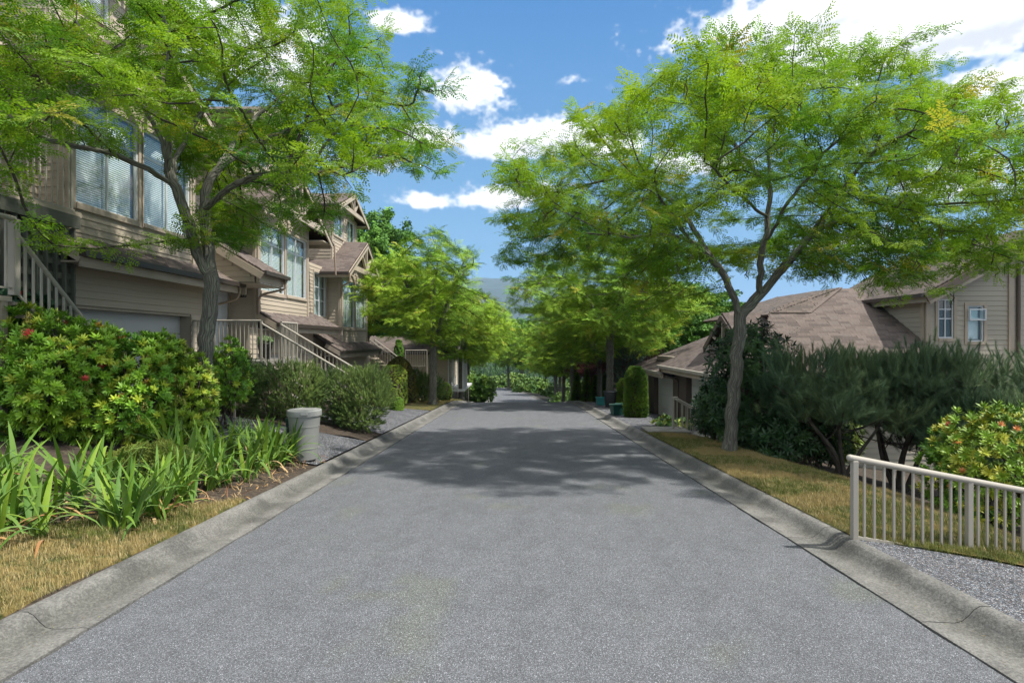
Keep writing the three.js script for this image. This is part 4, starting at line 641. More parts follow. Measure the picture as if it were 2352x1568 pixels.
// ---------------------------------------------------------------- trees: limbs as drawn, finer branches grown towards pads of foliage
function growTree(spec) {
  const { base, limbs, env, seed, clumps = 90, perClump = 14, step = .24, R0 = .2, sprays = 2, geos = SPRAY, scale = 1, palette, leafM = M.leaf, barkM = M.bark, pods = 0, tipMax = 7, flat = .30, pad = .85, ridges = .07, bare = null, flatSprays = true, apart = .85 } = spec;
  const r = rng(seed), nodes = [], B = V(...base);
  const addNode = (p, parent) => { nodes.push({ p, parent, kids: [], tips: 0 }); const i = nodes.length - 1; if (parent >= 0) nodes[parent].kids.push(i); return i; };
  for (const limb of limbs) {
    const pts = limb.map(p => V(...p).sub(B)); let par = -1;
    if (nodes.length) { let best = 1e9; nodes.forEach((n, i) => { const d = n.p.distanceToSquared(pts[0]); if (d < best) { best = d; par = i; } }); if (best > .0025) pts.unshift(nodes[par].p.clone()); else pts[0].copy(nodes[par].p); }
    const cv = new THREE.CatmullRomCurve3(pts, false, 'catmullrom', .5), L = cv.getLength(), n = Math.max(2, Math.round(L / (step * .7)));
    for (let i = par < 0 ? 0 : 1; i <= n; i++) { const p = cv.getPointAt(i / n); if (nodes.length > 3) p.add(V(r() - .5, (r() - .5) * .6, r() - .5).multiplyScalar(.05)); par = addNode(p, par); }
  }
  const att = [], C = V(...env.c).sub(B);
  const inside = [];
  for (let k = 0; k < clumps * 30 && inside.length < clumps; k++) {
    const d = V(r() * 2 - 1, r() * 2 - 1, r() * 2 - 1); const l = d.length(); if (l > 1 || l < (env.hollow ?? .42)) continue; const c = V(C.x + d.x * env.rx, C.y + (d.y > 0 ? d.y * env.up : d.y * env.down), C.z + d.z * env.rz); if (env.keep && !env.keep(c.clone().add(B))) continue;
    if (inside.some(o => { const q = o.clone().sub(c); q.y *= 1.7; return q.length() < pad * apart; })) continue; inside.push(c);
  }
  for (const c of inside) { const rr = pad * lerp(.7, 1.2, r()); for (let k = 0; k < perClump; k++) { const a = r() * 6.283, q = Math.sqrt(r()) * rr; att.push({ p: V(c.x + Math.cos(a) * q, c.y + (r() - .5) * 2 * rr * flat - .10 * q, c.z + Math.sin(a) * q), near: -1, d: 1e9 }); } }
  let fresh = 0; const reach = 3.6 * step / .24, kill = 1.25 * step;
  for (let it = 0; it < 120 && att.length; it++) {
    const grow = new Map();
    for (const a of att) { for (let i = fresh; i < nodes.length; i++) { if (i < 3) continue; const d = nodes[i].p.distanceTo(a.p); if (d < a.d) { a.d = d; a.near = i; a.age = 0; } } }
    fresh = nodes.length;
    for (const a of att) if (a.near >= 0 && (a.d < reach || it < 2 || true)) { const d = a.p.clone().sub(nodes[a.near].p).normalize(); const g = grow.get(a.near); g ? g.add(d) : grow.set(a.near, d); }
    let any = false; for (const [i, d] of grow) { if (nodes[i].kids.length > 3) continue; d.normalize(); d.add(V(r() - .5, r() - .5, r() - .5).multiplyScalar(.35)).normalize(); if (nodes[i].parent >= 0) d.addScaledVector(nodes[i].p.clone().sub(nodes[nodes[i].parent].p).normalize(), .35).normalize(); const np = nodes[i].p.clone().addScaledVector(d, step); if (nodes[i].kids.some(c => nodes[c].p.distanceTo(np) < step * .55)) continue; addNode(np, i); any = true; }
    for (let k = att.length - 1; k >= 0; k--) { const a = att[k]; let d = a.d; for (let i = fresh; i < nodes.length; i++) d = Math.min(d, nodes[i].p.distanceTo(a.p)); if (d < kill || (a.age = (a.age ?? 0) + 1) > 3) att.splice(k, 1); }
    if (!any) break;
  }
  for (let i = nodes.length - 1; i >= 0; i--) { const n = nodes[i]; if (!n.kids.length) n.tips = 1; if (n.parent >= 0) nodes[n.parent].tips += n.tips; }
  const T0 = nodes[0].tips, rad = n => Math.max(.0055, R0 * Math.pow(n.tips / T0, .46));
  // skins
  const big = new Tri(), thin = new Tri();
  const ring = (t, c, dir, ref, rr, k, vv, amp) => { const x = ref.clone().addScaledVector(dir, -ref.dot(dir)).normalize(), z = dir.clone().cross(x); const out = []; for (let i = 0; i <= k; i++) { const a = i / k * 6.2832, w = amp ? 1 + amp * (2 * Math.abs(fbm(i % k / k * 9, vv * 1.3, 3, seed) - .5) * 2.4 - .4) + amp * .6 * Math.sin(a * 3 + vv) : 1; const q = c.clone().addScaledVector(x, Math.cos(a) * rr * w).addScaledVector(z, Math.sin(a) * rr * w); out.push(t.v(q.x, q.y, q.z, i / k * Math.max(1, Math.round(rr * 6.28 / .35 + .4)) , vv * .9)); } return out; };
  const stack = [[0, null]];
  while (stack.length) {
    let [i, from] = stack.pop(); let ref = V(1, 0, .3), prev = null, len = 0, prevT = null, prevK = 0, rr = rad(nodes[i]);
    if (from !== null) { const d = nodes[i].p.clone().sub(nodes[from].p).normalize(); const th = rr < .028, t = th ? thin : big, k = rr > .05 ? 9 : rr > .02 ? 6 : 4; prev = ring(t, nodes[from].p, d, ref, rr * (rr > .03 ? 1.15 : 1), k, 0, 0); prevT = t; prevK = k; }
    const kk = prevK || (R0 > .1 ? 22 : 10), chainStart = from === null;
    while (true) {
      const n = nodes[i]; rr = rad(n); if (chainStart && n.p.y < .6 && ridges) rr *= 1 + .45 * Math.pow(clamp(1 - n.p.y / .5), 2);
      const next = n.kids.length ? n.kids.reduce((a, b) => nodes[a].tips >= nodes[b].tips ? a : b) : -1; const d = (next >= 0 ? nodes[next].p.clone() : n.p.clone()).sub(n.parent >= 0 ? nodes[n.parent].p : n.p.clone().add(V(0, -.1, 0))); if (d.lengthSq() < 1e-9) d.set(0, 1, 0); d.normalize();
      if (n.parent >= 0) len += n.p.distanceTo(nodes[n.parent].p);
      const th = rr < .028 && !chainStart, t = prevT ?? (th ? thin : big), cur = ring(t, n.p, d, ref, next < 0 ? rr * .4 : rr, kk, len, chainStart && rr > .05 ? ridges : 0); if (prev) for (let q = 0; q < kk; q++) t.q(prev[q], prev[q + 1], cur[q + 1], cur[q]); prev = cur; prevT = t;
      for (const c of n.kids) if (c !== next) stack.push([c, i]); if (next < 0) break; i = next;
    }
  }
  const g = spec.root ?? thing(spec.name, spec.label, spec.category ?? 'tree', base, 0, spec.group);
  part(g, 'trunk', big.build(), barkM); if (thin.n) part(g, 'branches', thin.build(), M.barkDark, null, 'stuff');
  const lists = geos.map(() => []), podList = [];
  nodes.forEach((n, i) => {
    if (n.tips > tipMax || n.parent < 0) return; if (bare && bare(n.p.clone().add(B))) return; const d0 = n.p.clone().sub(nodes[n.parent].p).normalize(), tone = fbm(n.p.x * .7 + 50, n.p.z * .7 + n.p.y * .9 + 50, 2, seed + 5);
    const m = sprays * (n.kids.length ? 1 : 1.7); for (let k = 0; k < m; k++) {
      if (k + 1 > m && r() > m - k) continue; const d = d0.clone().multiplyScalar(.8).add(V(r() * 2 - 1, (r() - .35) * 1.0, r() * 2 - 1)).normalize(); d.y = d.y * (flatSprays ? .6 : .6) - .05; d.normalize(); const p = n.p.clone().addScaledVector(nodes[n.parent].p.clone().sub(n.p), r());
      const col = jitter(palette(clamp(tone * 1.5 - .25 + (r() - .5) * .5), r), r, .22); lists[Math.floor(r() * geos.length)].push([flatSprays ? aimFlat(p, d, r, scale * lerp(.75, 1.25, r())) : aim(p, d, r() * 6.28, scale * lerp(.75, 1.25, r())), col]);
    }
    if (pods && !n.kids.length && r() < pods) for (let k = 0; k < 2; k++) podList.push([aim(n.p.clone().add(V((r() - .5) * .15, -.02, (r() - .5) * .15)), V((r() - .5) * .4, 1, (r() - .5) * .4).normalize(), r() * 6.28, lerp(.8, 1.3, r())), jitter([.10, .085, .025], r, .3)]);
  });
  lists.forEach((l, i) => l.length && instanced(g, 'crown', geos[i], leafM, l)); if (podList.length) instanced(g, 'seed_pods', POD, M.leafGloss, podList);
  return g;
}
const POD = (() => { const c = new THREE.CatmullRomCurve3([V(0, 0, 0), V(.02, -.06, .01), V(-.02, -.13, -.01), V(.025, -.2, .015), V(0, -.26, 0)]), t = new Tri(), n = 10; let prev; for (let i = 0; i <= n; i++) { const p = c.getPoint(i / n), w = .012 * Math.sin(Math.PI * clamp(i / n, .06, .96)); const row = [t.v(p.x - w, p.y, p.z - w * .6), t.v(p.x, p.y, p.z + w * .4), t.v(p.x + w, p.y, p.z - w * .2)]; if (prev) { t.q(prev[0], prev[1], row[1], row[0]); t.q(prev[1], prev[2], row[2], row[1]); } prev = row; } return t.build(); })();
const at2 = (x, y, D) => [(x - 1190) * D / 1250, (784 - y) * D / 1250, -D];           // photo measure to metres, used once to lay the limbs out
const mixc = (a, b, t) => a.map((x, i) => lerp(x, b[i], t));
const locustPalette = (y = 0) => (t, r) => r() < .03 ? [.38, .37, .03] : mixc([.07, .215, .016], [.255, .40, .014], clamp(t + y));

growTree({ // right-hand street tree
  name: 'locust_tree', label: 'large feathery honey locust with curled seed pods on the lawn', group: 'honey locust street trees', base: [4.46, groundY(4.46, 11.5) - .03, -11.5], seed: 31, R0: .125, clumps: 118, perClump: 20, sprays: 1.8, pods: .25, pad: .9, flat: .36, apart: 1.22,
  limbs: [[at2(1675, 1048, 11.5), at2(1681, 960, 11.5), at2(1690, 850, 11.5), at2(1697, 770, 11.5), at2(1703, 726, 11.5)],
    [at2(1703, 726, 11.5), at2(1668, 645, 11.3), at2(1632, 592, 11.1), at2(1590, 556, 10.8), at2(1530, 538, 10.4), at2(1440, 545, 10)], [at2(1632, 592, 11.1), at2(1585, 510, 11.8), at2(1530, 450, 12.4), at2(1450, 400, 13)], [at2(1590, 556, 10.8), at2(1540, 490, 10.0), at2(1500, 420, 9.2)],
    [at2(1703, 726, 11.5), at2(1765, 655, 11.7), at2(1815, 598, 11.9), at2(1862, 545, 12.0), at2(1915, 510, 12.1), at2(2000, 488, 12.0), at2(2110, 470, 11.6)], [at2(1815, 598, 11.9), at2(1885, 515, 12.6), at2(1965, 425, 13.3), at2(2060, 360, 14)], [at2(1862, 545, 12), at2(1930, 440, 11.0), at2(2010, 350, 10.4), at2(2100, 300, 9.6)],
    [at2(1745, 680, 11.6), at2(1748, 600, 11.3), at2(1762, 520, 11.2), at2(1768, 430, 11.2), at2(1766, 340, 11.3), at2(1772, 250, 11.4), at2(1790, 150, 11.5)], [at2(1750, 570, 11.3), at2(1800, 485, 10.6), at2(1850, 415, 10.2), at2(1905, 340, 10.0), at2(1985, 280, 9.8)], [at2(1768, 430, 11.2), at2(1700, 350, 11.8), at2(1640, 270, 12.4), at2(1580, 200, 12.8)], [at2(1762, 500, 11.2), at2(1690, 440, 10.2), at2(1620, 370, 9.4)]],
  env: { c: [5.1, 2.75, -11.7], rx: 5.9, up: 4.15, down: 2.1, rz: 4.3, hollow: .4, keep: p => { const D = -p.z, x = 1190 + p.x * 1250 / D, y = 784 - p.y * 1250 / D; return y > 85 && (y < 640 || x > 1850 || x < 1520) && !(y < 300 - (x - 1340) * .6 && x < 1640) && !(y < 40 + (x - 1950) * .45 && x > 1950) && !(x < 1480 && y > 600) && !(x < 1210 && y > 520) && !(D < 10.9 && y > 450 && x > 1560 && x < 1980) && !(y > 590 && x > 1540 && x < 1860); } }, palette: locustPalette(.12) });
growTree({ // left-hand street tree
  name: 'locust_tree', label: 'leaning honey locust with pale ridged trunk rising from the irises', group: 'honey locust street trees', base: [-5.8, groundY(-5.8, 10) - .03, -10], seed: 47, R0: .13, clumps: 68, perClump: 19, sprays: 1.6, pods: .05, pad: .86, flat: .34, apart: 1.28,
  limbs: [[at2(463, 1050, 10), at2(466, 960, 10), at2(470, 850, 10), at2(480, 730, 10), at2(487, 640, 10), at2(482, 595, 10)],
    [at2(482, 595, 10), at2(476, 540, 10.1), at2(468, 480, 10.2), at2(480, 420, 10.3), at2(520, 370, 10.5), at2(590, 330, 10.8), at2(690, 290, 11.0), at2(780, 240, 11.2)], [at2(487, 640, 10), at2(452, 590, 9.9), at2(432, 510, 9.8), at2(408, 440, 9.7), at2(385, 398, 9.6), at2(368, 320, 9.6), at2(325, 245, 9.5), at2(265, 165, 9.4), at2(215, 100, 9.3)],
    [at2(408, 440, 9.7), at2(400, 380, 10.2), at2(430, 310, 10.6), at2(500, 200, 10.9), at2(555, 120, 11.1), at2(640, 75, 11.3)], [at2(385, 398, 9.6), at2(388, 300, 9.2), at2(386, 200, 9.0), at2(388, 90, 8.9), at2(360, 0, 8.8)], [at2(400, 425, 9.7), at2(340, 390, 9.2), at2(250, 350, 8.8), at2(150, 330, 8.5), at2(40, 310, 8.2)], [at2(468, 480, 10.2), at2(530, 430, 9.4), at2(610, 400, 8.8), at2(700, 390, 8.4)],
    [at2(440, 545, 9.8), at2(330, 560, 9.0), at2(220, 570, 8.3), at2(120, 560, 7.9)], [at2(480, 420, 10.3), at2(560, 300, 11.6), at2(680, 200, 12.4), at2(820, 160, 13)]],
  env: { c: [-5.5, 3.1, -10.1], rx: 4.5, up: 3.9, down: 1.7, rz: 3.9, hollow: .38, keep: p => { const D = -p.z, x = 1190 + p.x * 1250 / D, y = 784 - p.y * 1250 / D; return p.x > -8.4 && y < 575 && x < 985 && !(y > 500 && x > 560) && !(y > 400 && x > 720) && !(y > 205 && x > 120 && x < 345) && !(y > 340 && x < 425) && !(y > 545 && x < 560) && !(x < 330 && y > 90 && D > 10) && !(D < 9 && y > 250 && x > 330 && x < 620) && !(x > 400 && x < 470 && y > 90 && y < 200) && !(x > 820 && (y < 60 || y > 380)) && y > -140 && !(x > 540 && x < 760 && y > 60 && y < 150); } }, palette: locustPalette(0) });
console.log('hero trees');
// ---------------------------------------------------------------- trees farther off: a few grown, the rest copies turned and sized
function streetTree(label, X, D, h, w, seed, pal, o = {}) {
  const y0 = groundY(X, D) - .05, f = o.fork ?? .36, b = [X, y0, -D], P = (x, y, z) => [X + x, y0 + y, -D + z], s = h / 7; const r = rng(seed), limbs = [[P(0, 0, 0), P(.03, h * f * .5, .02), P(.06, h * f, 0)]];
  const n = 5; for (let k = 0; k < n; k++) { const a = k / n * 6.283 + r(), q = w * lerp(.45, .7, r()); limbs.push([P(.06, h * f * .98, 0), P(Math.cos(a) * q * .3, h * lerp(f, .7, .4), Math.sin(a) * q * .3), P(Math.cos(a) * q * .7, h * lerp(.6, .72, r()), Math.sin(a) * q * .7), P(Math.cos(a) * q, h * lerp(.66, .86, r()), Math.sin(a) * q)]); }
  return growTree({ name: o.name ?? 'street_tree', label, group: o.group ?? 'honey locust street trees', base: b, seed, limbs, R0: o.R0 ?? .16 * Math.sqrt(s), clumps: o.clumps ?? 95, perClump: 12, step: .34, sprays: o.sprays ?? 2.4, geos: o.geos ?? SPRAY_FAR, scale: o.scale ?? 1, pad: 1.0 * Math.sqrt(s), tipMax: 6, ridges: .05, leafM: o.leafM ?? M.leafFar, palette: pal ?? locustPalette(.05), barkM: o.bark ?? M.bark, flat: o.flat ?? .25, flatSprays: !o.geos, apart: o.geos ? .85 : .95, env: { c: P(0, h * .62, 0), rx: w, up: h * .37, down: h * .26, rz: w, hollow: .3, keep: o.keep } });
}
const treeL2 = streetTree('yellow-green locust beside the low brown-roofed house', -4.1, 26, 8.3, 3.0, 61, locustPalette(.3), { keep: p => { const D = -p.z, x = 1190 + p.x * 1250 / D, y = 784 - p.y * 1250 / D; return x < 1050 || y > 690; } });
const treeR2 = streetTree('upright locust behind the dark rubbish bin', 4.6, 27.5, 8.6, 4.7, 62, locustPalette(.2), { clumps: 120, sprays: 2.6, fork: .38 });
function copyTree(src, label, X, D, turn, s, group) { const c = src.clone(); c.name = src.name.replace(/_\d+$/, ''); c.position.set(X, groundY(X, D) - .08, -D); c.rotation.y = turn; c.scale.set(s[0], s[1], s[0]); c.userData = { ...src.userData }; add(c, label, 'tree', group ?? 'honey locust street trees'); return c; }
copyTree(treeL2, 'slender dark locust between the far left kerb and the railing', -3.9, 37, 2.1, [.95, .95]);
copyTree(treeR2, 'leaning locust beside the dark red maple', 5.0, 33.5, 1.2, [.86, .82]);
copyTree(treeR2, 'locust with low fork farther along the right kerb', 4.2, 42, 3.9, [.85, 1.05]);
copyTree(treeL2, 'small locust standing by the clipped dark hedge far right', 4.4, 53, .7, [.95, .9]);
copyTree(treeR2, 'rounded green tree above the far left kerb', -4.6, 50, 5.1, [.85, 1.2]);
copyTree(treeL2, 'far locust at the start of the bend', 4.6, 66, 2.9, [1.2, 1.05]);
copyTree(treeR2, 'broad far tree arching over the road bend', -6.2, 66, .4, [1.05, 1.35]);
copyTree(treeR2, 'tall tree closing the view at the bend', -2.0, 112, 2.2, [1.35, 1.6]);
copyTree(treeL2, 'bright tree right of the far road', 6.5, 84, 4.4, [1.4, 1.25]);
copyTree(treeR2, 'dense tree left of the far road', -10.5, 84, 1.9, [1.1, 1.15]);
copyTree(treeR2, 'tree behind the bend on the left', -15, 104, 3.3, [1.3, 1.3]);
copyTree(treeR2, 'tree behind the bend on the right', 5.5, 108, 5.5, [1.3, 1.35]);
// broad-leaved trees behind the houses and below the street
const greenPal = (a, b) => (t, r) => mixc(a, b, t);
const back1 = streetTree('dense bright green tree behind the last townhouse', -9.6, 33.5, 11.5, 3.3, 71, greenPal([.05, .15, .018], [.12, .28, .02]), { name: 'broadleaf_tree', group: 'leafy trees behind the houses', geos: [LEAFY], clumps: 130, sprays: 3, fork: .2, scale: 1.5, flat: .6 });
copyTree(back1, 'rounded green tree behind the low brown-roofed house', -10.5, 48, 2.4, [1.25, 1.0], 'leafy trees behind the houses');
copyTree(back1, 'tall green tree rising left of the yellow-green locust', -7.6, 44, 4.0, [.9, .93], 'leafy trees behind the houses');
copyTree(back1, 'leafy tree beyond the low garages', 11.5, 40, 1.0, [1.3, .88], 'leafy trees behind the houses');
copyTree(back1, 'leafy tree downhill between the red maple and the garages', 9.2, 46, 5.2, [1.35, .95], 'leafy trees behind the houses');
copyTree(back1, 'dark leafy tree left of the road far off', -17, 70, 3.1, [1.8, 1.35], 'leafy trees behind the houses');
copyTree(back1, 'dark leafy tree right of the road far off', 16, 70, .3, [2, 1.3], 'leafy trees behind the houses');
copyTree(back1, 'leafy tree low behind the garage roof', 18, 50, 2.3, [1.8, 1.0], 'leafy trees behind the houses');
copyTree(back1, 'leafy tree beyond the bend closing the street', 1, 150, 1.4, [2.4, 1.7], 'leafy trees behind the houses');
copyTree(back1, 'leafy tree closing the left of the bend', -24, 120, 4.6, [2.4, 1.8], 'leafy trees behind the houses');
streetTree('dark red Japanese maple between the bin and the garages', 7.0, 36, 4.7, 3.1, 73, greenPal([.035, .008, .008], [.11, .018, .018]), { name: 'maple_tree', group: 'red maples', geos: [MAPLE], clumps: 80, sprays: 3, fork: .22, scale: 1.8, bark: M.barkDark, flat: .5 });
streetTree('lighter reddish maple under the leaning locust', 6.4, 44, 4.4, 2.6, 74, greenPal([.07, .02, .016], [.17, .05, .035]), { name: 'maple_tree', group: 'red maples', geos: [MAPLE], clumps: 50, sprays: 2.6, fork: .22, scale: 1.8, bark: M.barkDark, flat: .5 });

{ // far woods on the valley floor: one mass of crowns
  const r = rng(205), t = new Tri(); for (let k = 0; k < 260; k++) { const h = Math.pow(r(), .8), a = r() * 6.28, R = (1 - h) * .34 * (.75 + .25 * r()) + .02; leafInto(t, new THREE.Matrix4().makeTranslation(Math.cos(a) * R * .5, h, Math.sin(a) * R * .5).multiply(rot(1.75 + r() * .3, -a + 1.57, 0)), .13 + R * .7, .1, { seg: 1, bend: .2, fold: .2 }); } const conifer = t.build();
  const t2 = new Tri(); for (let k = 0; k < 300; k++) { const d = V(r() * 2 - 1, r() * 2 - 1, r() * 2 - 1).normalize(), q = .62 + .38 * r(); leafInto(t2, new THREE.Matrix4().makeTranslation(d.x * .36 * q, .58 + d.y * .42 * q, d.z * .36 * q).multiply(rot(r() * 3, r() * 6.28, 0)), .17, .13, { seg: 1, bend: .4 }); } const round = t2.build();
  const L = [[], []]; for (let k = 0; k < 2600; k++) { const D = 230 + 2200 * Math.pow(r(), 2.2), x = (r() * 2 - 1) * D * 1.15; if (D < 175 && Math.abs(x - roadC(D)) < 8) continue; const far = sstep(130, 900, Math.max(D, Math.abs(x) * 1.6)); const y = lerp(groundY(clamp(x, -22, 22), Math.min(D, 380)), -60, far) - 1.5, h = lerp(9, 20, r()) * (D > 500 ? 1.3 : 1), c = r() < .5 ? 0 : 1; L[c].push([new THREE.Matrix4().compose(V(x, y, -D), new THREE.Quaternion().setFromAxisAngle(_Y, r() * 6.28), V(h * (c ? 1.1 : 1), h, h * (c ? 1.1 : 1))), jitter(c ? [.05, .12, .025] : [.02, .055, .025], r, .3)]); }
  L.forEach((l, i) => { const o = instanced(scene, ['conifer_woods', 'leafy_woods'][i], [conifer, round][i], M.leafFar, l); o.position.y = EYE; o.userData.label = ['far dark conifer woods below the mountain', 'far green woods on the valley floor'][i]; o.userData.category = 'woods'; });
}
// ---------------------------------------------------------------- shrubs
function shrub({ name = 'shrub', label, category = 'shrub', group, base, blobs, n, geos, m = M.leafGloss, palette, up = .4, shell = .5, scale = 1, seed, stems = 9, stemR = .014, accents, acc = [], stemTop = .75, keep }) {
  const [X, y, D] = base, g = thing(name, label, category, [X, y, -D], 0, group), r = rng(seed), lists = geos.map(() => []), accL = acc.map(() => []);
  const vol = blobs.map(b => b[3] * b[4] * b[5] ), vt = vol.reduce((a, b) => a + Math.pow(b, .67), 0); let made = 0;
  for (let k = 0; k < n * 4 && made < n; k++) {
    let x = r() * vt, bi = 0; for (; bi < blobs.length - 1; bi++) if ((x -= Math.pow(vol[bi], .67)) < 0) break; const b = blobs[bi];
    const d = V(r() * 2 - 1, r() * 2 - 1, r() * 2 - 1); if (d.lengthSq() > 1 || d.lengthSq() < .01) continue; d.normalize(); const q = 1 - shell * Math.pow(r(), 1.7), wob = 1 + .22 * (fbm(d.x * 3 + bi * 7, d.y * 3 + d.z * 2, 3, seed) - .5) * 2;
    const p = V(b[0] + d.x * b[3] * q * wob, b[1] + d.y * b[4] * q * wob, b[2] + d.z * b[5] * q * wob); if (p.y < .04 || (keep && !keep(p))) continue;
    if (blobs.some((o, j) => j !== bi && ((p.x - o[0]) / o[3]) ** 2 + ((p.y - o[1]) / o[4]) ** 2 + ((p.z - o[2]) / o[5]) ** 2 < .55)) continue;
    const nd = V(d.x / b[3], d.y / b[4], d.z / b[5]).normalize().multiplyScalar(.9).add(V((r() - .5) * .9, up + (r() - .5) * .6, (r() - .5) * .9)).normalize(); made++;
    const i = acc.findIndex(a => r() < a.p && q > .82 && (a.top ? d.y > .15 : true)); const tone = clamp(fbm(p.x * 1.6 + 30, p.y * 1.6 + p.z * 1.6 + 30, 2, seed + 3) * 1.6 - .3);
    if (i >= 0) accL[i].push([aim(p, acc[i].hang ? V(0, 1, 0) : nd, r() * 6.28, (acc[i].s ?? 1) * scale * lerp(.8, 1.2, r())), jitter(pick(acc[i].colors, r), r, .15)]);
    else lists[Math.floor(r() * geos.length)].push([aim(p, nd, r() * 6.28, scale * lerp(.75, 1.25, r())), jitter(palette(tone, r), r, .16)]);
  }
  const st = new Tri(), sg = [];
  for (let k = 0; k < stems; k++) { const b = blobs[k % blobs.length], a = r() * 6.28, e = V(b[0] + Math.cos(a) * b[3] * .6, b[1] + b[4] * stemTop * (r() - .2), b[2] + Math.sin(a) * b[5] * .6), s = V(b[0] * .6 + (r() - .5) * b[3] * .5, -.05, b[2] * .6 + (r() - .5) * b[5] * .5); const c = new THREE.CatmullRomCurve3([s, s.clone().lerp(e, .35).add(V((r() - .5) * .15, .12, (r() - .5) * .15)), s.clone().lerp(e, .7).add(V((r() - .5) * .12, .05, (r() - .5) * .12)), e]); const tg = new THREE.TubeGeometry(c, 9, stemR * lerp(.7, 1.5, r()), 5); const pp = tg.attributes.position; sg.push(tg); }
  if (sg.length) part(g, 'stems', mergeGeometries(sg), M.stem, null, 'stuff');
  lists.forEach((l, i) => l.length && instanced(g, 'foliage', geos[i], m, l)); accL.forEach((l, i) => l.length && instanced(g, acc[i].name, acc[i].geo, m, l));
  return g;
}
const pierisPal = (t, r) => r() < .16 ? [.34, .42, .03] : mixc([.065, .21, .016], [.22, .40, .022], t);
const redTips = { p: .028, geo: PIERIS[0], name: 'red_shoots', s: .9, top: true, colors: [[.5, [.55, .07, .05]], [.3, [.60, .20, .05]], [.2, [.55, .34, .05]]] }, tassels = { p: .05, geo: TASSEL, name: 'seed_clusters', hang: true, s: 1.5, colors: [[.6, [.34, .30, .06]], [.4, [.26, .27, .05]]] };
const gy = (x, D) => groundY(x, D) - .03;
shrub({ name: 'pieris_shrub', label: 'big glossy pieris with orange-red tips at the left edge', category: 'shrub', group: 'pieris shrubs left of the road', base: [-7.5, gy(-7.5, 8.4), 8.4], seed: 81, n: 1500, geos: PIERIS, palette: pierisPal, blobs: [[0, 1.25, 0, .85, .75, .75], [-.55, .8, .3, .7, .8, .6], [.5, .75, .35, .6, .7, .55], [.75, 1.15, -.1, .6, .6, .55], [-.2, .45, .55, .7, .45, .4]], acc: [redTips, tassels], scale: 1.15, stems: 16 });
shrub({ name: 'pieris_shrub', label: 'broad glossy pieris in the middle of the left bed', category: 'shrub', group: 'pieris shrubs left of the road', base: [-6.35, gy(-6.35, 8.9), 8.9], seed: 82, n: 1250, geos: PIERIS, palette: pierisPal, blobs: [[0, 1.05, 0, .8, .7, .7], [.35, .6, .35, .55, .55, .5], [-.35, .55, .35, .55, .5, .5], [.2, 1.45, -.2, .5, .4, .45], [-.5, 1.3, .0, .5, .5, .5]], acc: [redTips, tassels], scale: 1.1, stems: 14 });
shrub({ name: 'pieris_shrub', label: 'pieris with hanging seed clusters beside the leaning trunk', category: 'shrub', group: 'pieris shrubs left of the road', base: [-5.75, gy(-5.75, 9.5), 9.25], seed: 83, n: 820, geos: PIERIS, palette: (t, r) => mixc(pierisPal(t, r), [.27, .28, .03], .28), blobs: [[0, .95, 0, .6, .75, .55], [.2, .5, .2, .5, .45, .4], [-.25, 1.5, -.1, .4, .4, .4]], acc: [{ ...tassels, p: .16 }], scale: 1.05, stems: 10 });
shrub({ name: 'pieris_shrub', label: 'bright pieris just behind the leaning trunk by the pine hedge', category: 'shrub', group: 'pieris shrubs left of the road', base: [-6.1, gy(-6.1, 11.3), 11.3], seed: 84, n: 520, geos: PIERIS, palette: pierisPal, blobs: [[0, 1.0, 0, .55, .6, .5], [.1, 1.5, -.1, .3, .4, .3], [-.5, .8, 0, .5, .6, .5]], scale: 1.05, stems: 8 });
shrub({ name: 'ivy_shrub', label: 'dark large-leaved plant climbing below the slatted screen', category: 'plant', base: [-8.35, gy(-8.35, 8.5), 8.75], seed: 85, n: 240, geos: [BROAD], palette: (t, r) => mixc([.012, .055, .022], [.03, .10, .04], t), blobs: [[0, 1.75, 0, .65, .42, .5], [-.2, 1.0, .1, .6, .8, .5]], scale: 1.05, acc: [{ p: .03, geo: PIERIS[0], name: 'red_shoots', s: .8, colors: [[1, [.5, .04, .04]]] }] });
shrub({ name: 'pieris_shrub', label: 'yellow-green pieris with red shoots behind the beige railing', category: 'shrub', base: [6.75, gy(6.75, 7.6), 7.6], seed: 86, n: 1500, geos: PIERIS, palette: (t, r) => r() < .3 ? [.36, .38, .035] : mixc([.05, .16, .016], [.19, .31, .02], t), blobs: [[0, .95, 0, 1.0, .75, .8], [.6, .8, .1, .8, .7, .7], [-.45, .55, .1, .6, .55, .6], [.5, 1.3, -.2, .7, .4, .6], [1.2, .9, .2, .7, .7, .6]], acc: [{ ...redTips, p: .03, s: .75, colors: [[.6, [.58, .22, .06]], [.4, [.55, .08, .05]]] }], scale: 1.0, stems: 14 });
shrub({ name: 'low_juniper', label: 'low spreading mossy shrub between the two iris drifts', category: 'shrub', base: [-5.05, gy(-5.05, 7.5), 7.5], seed: 87, n: 900, geos: [CEDAR], m: M.needle, palette: (t, r) => mixc([.06, .11, .012], [.17, .21, .025], t), blobs: [[0, .16, 0, .45, .22, .35], [.3, .12, .1, .35, .16, .3], [-.3, .12, .05, .35, .2, .3]], scale: 1.5, up: .7, stems: 4, stemR: .006 });
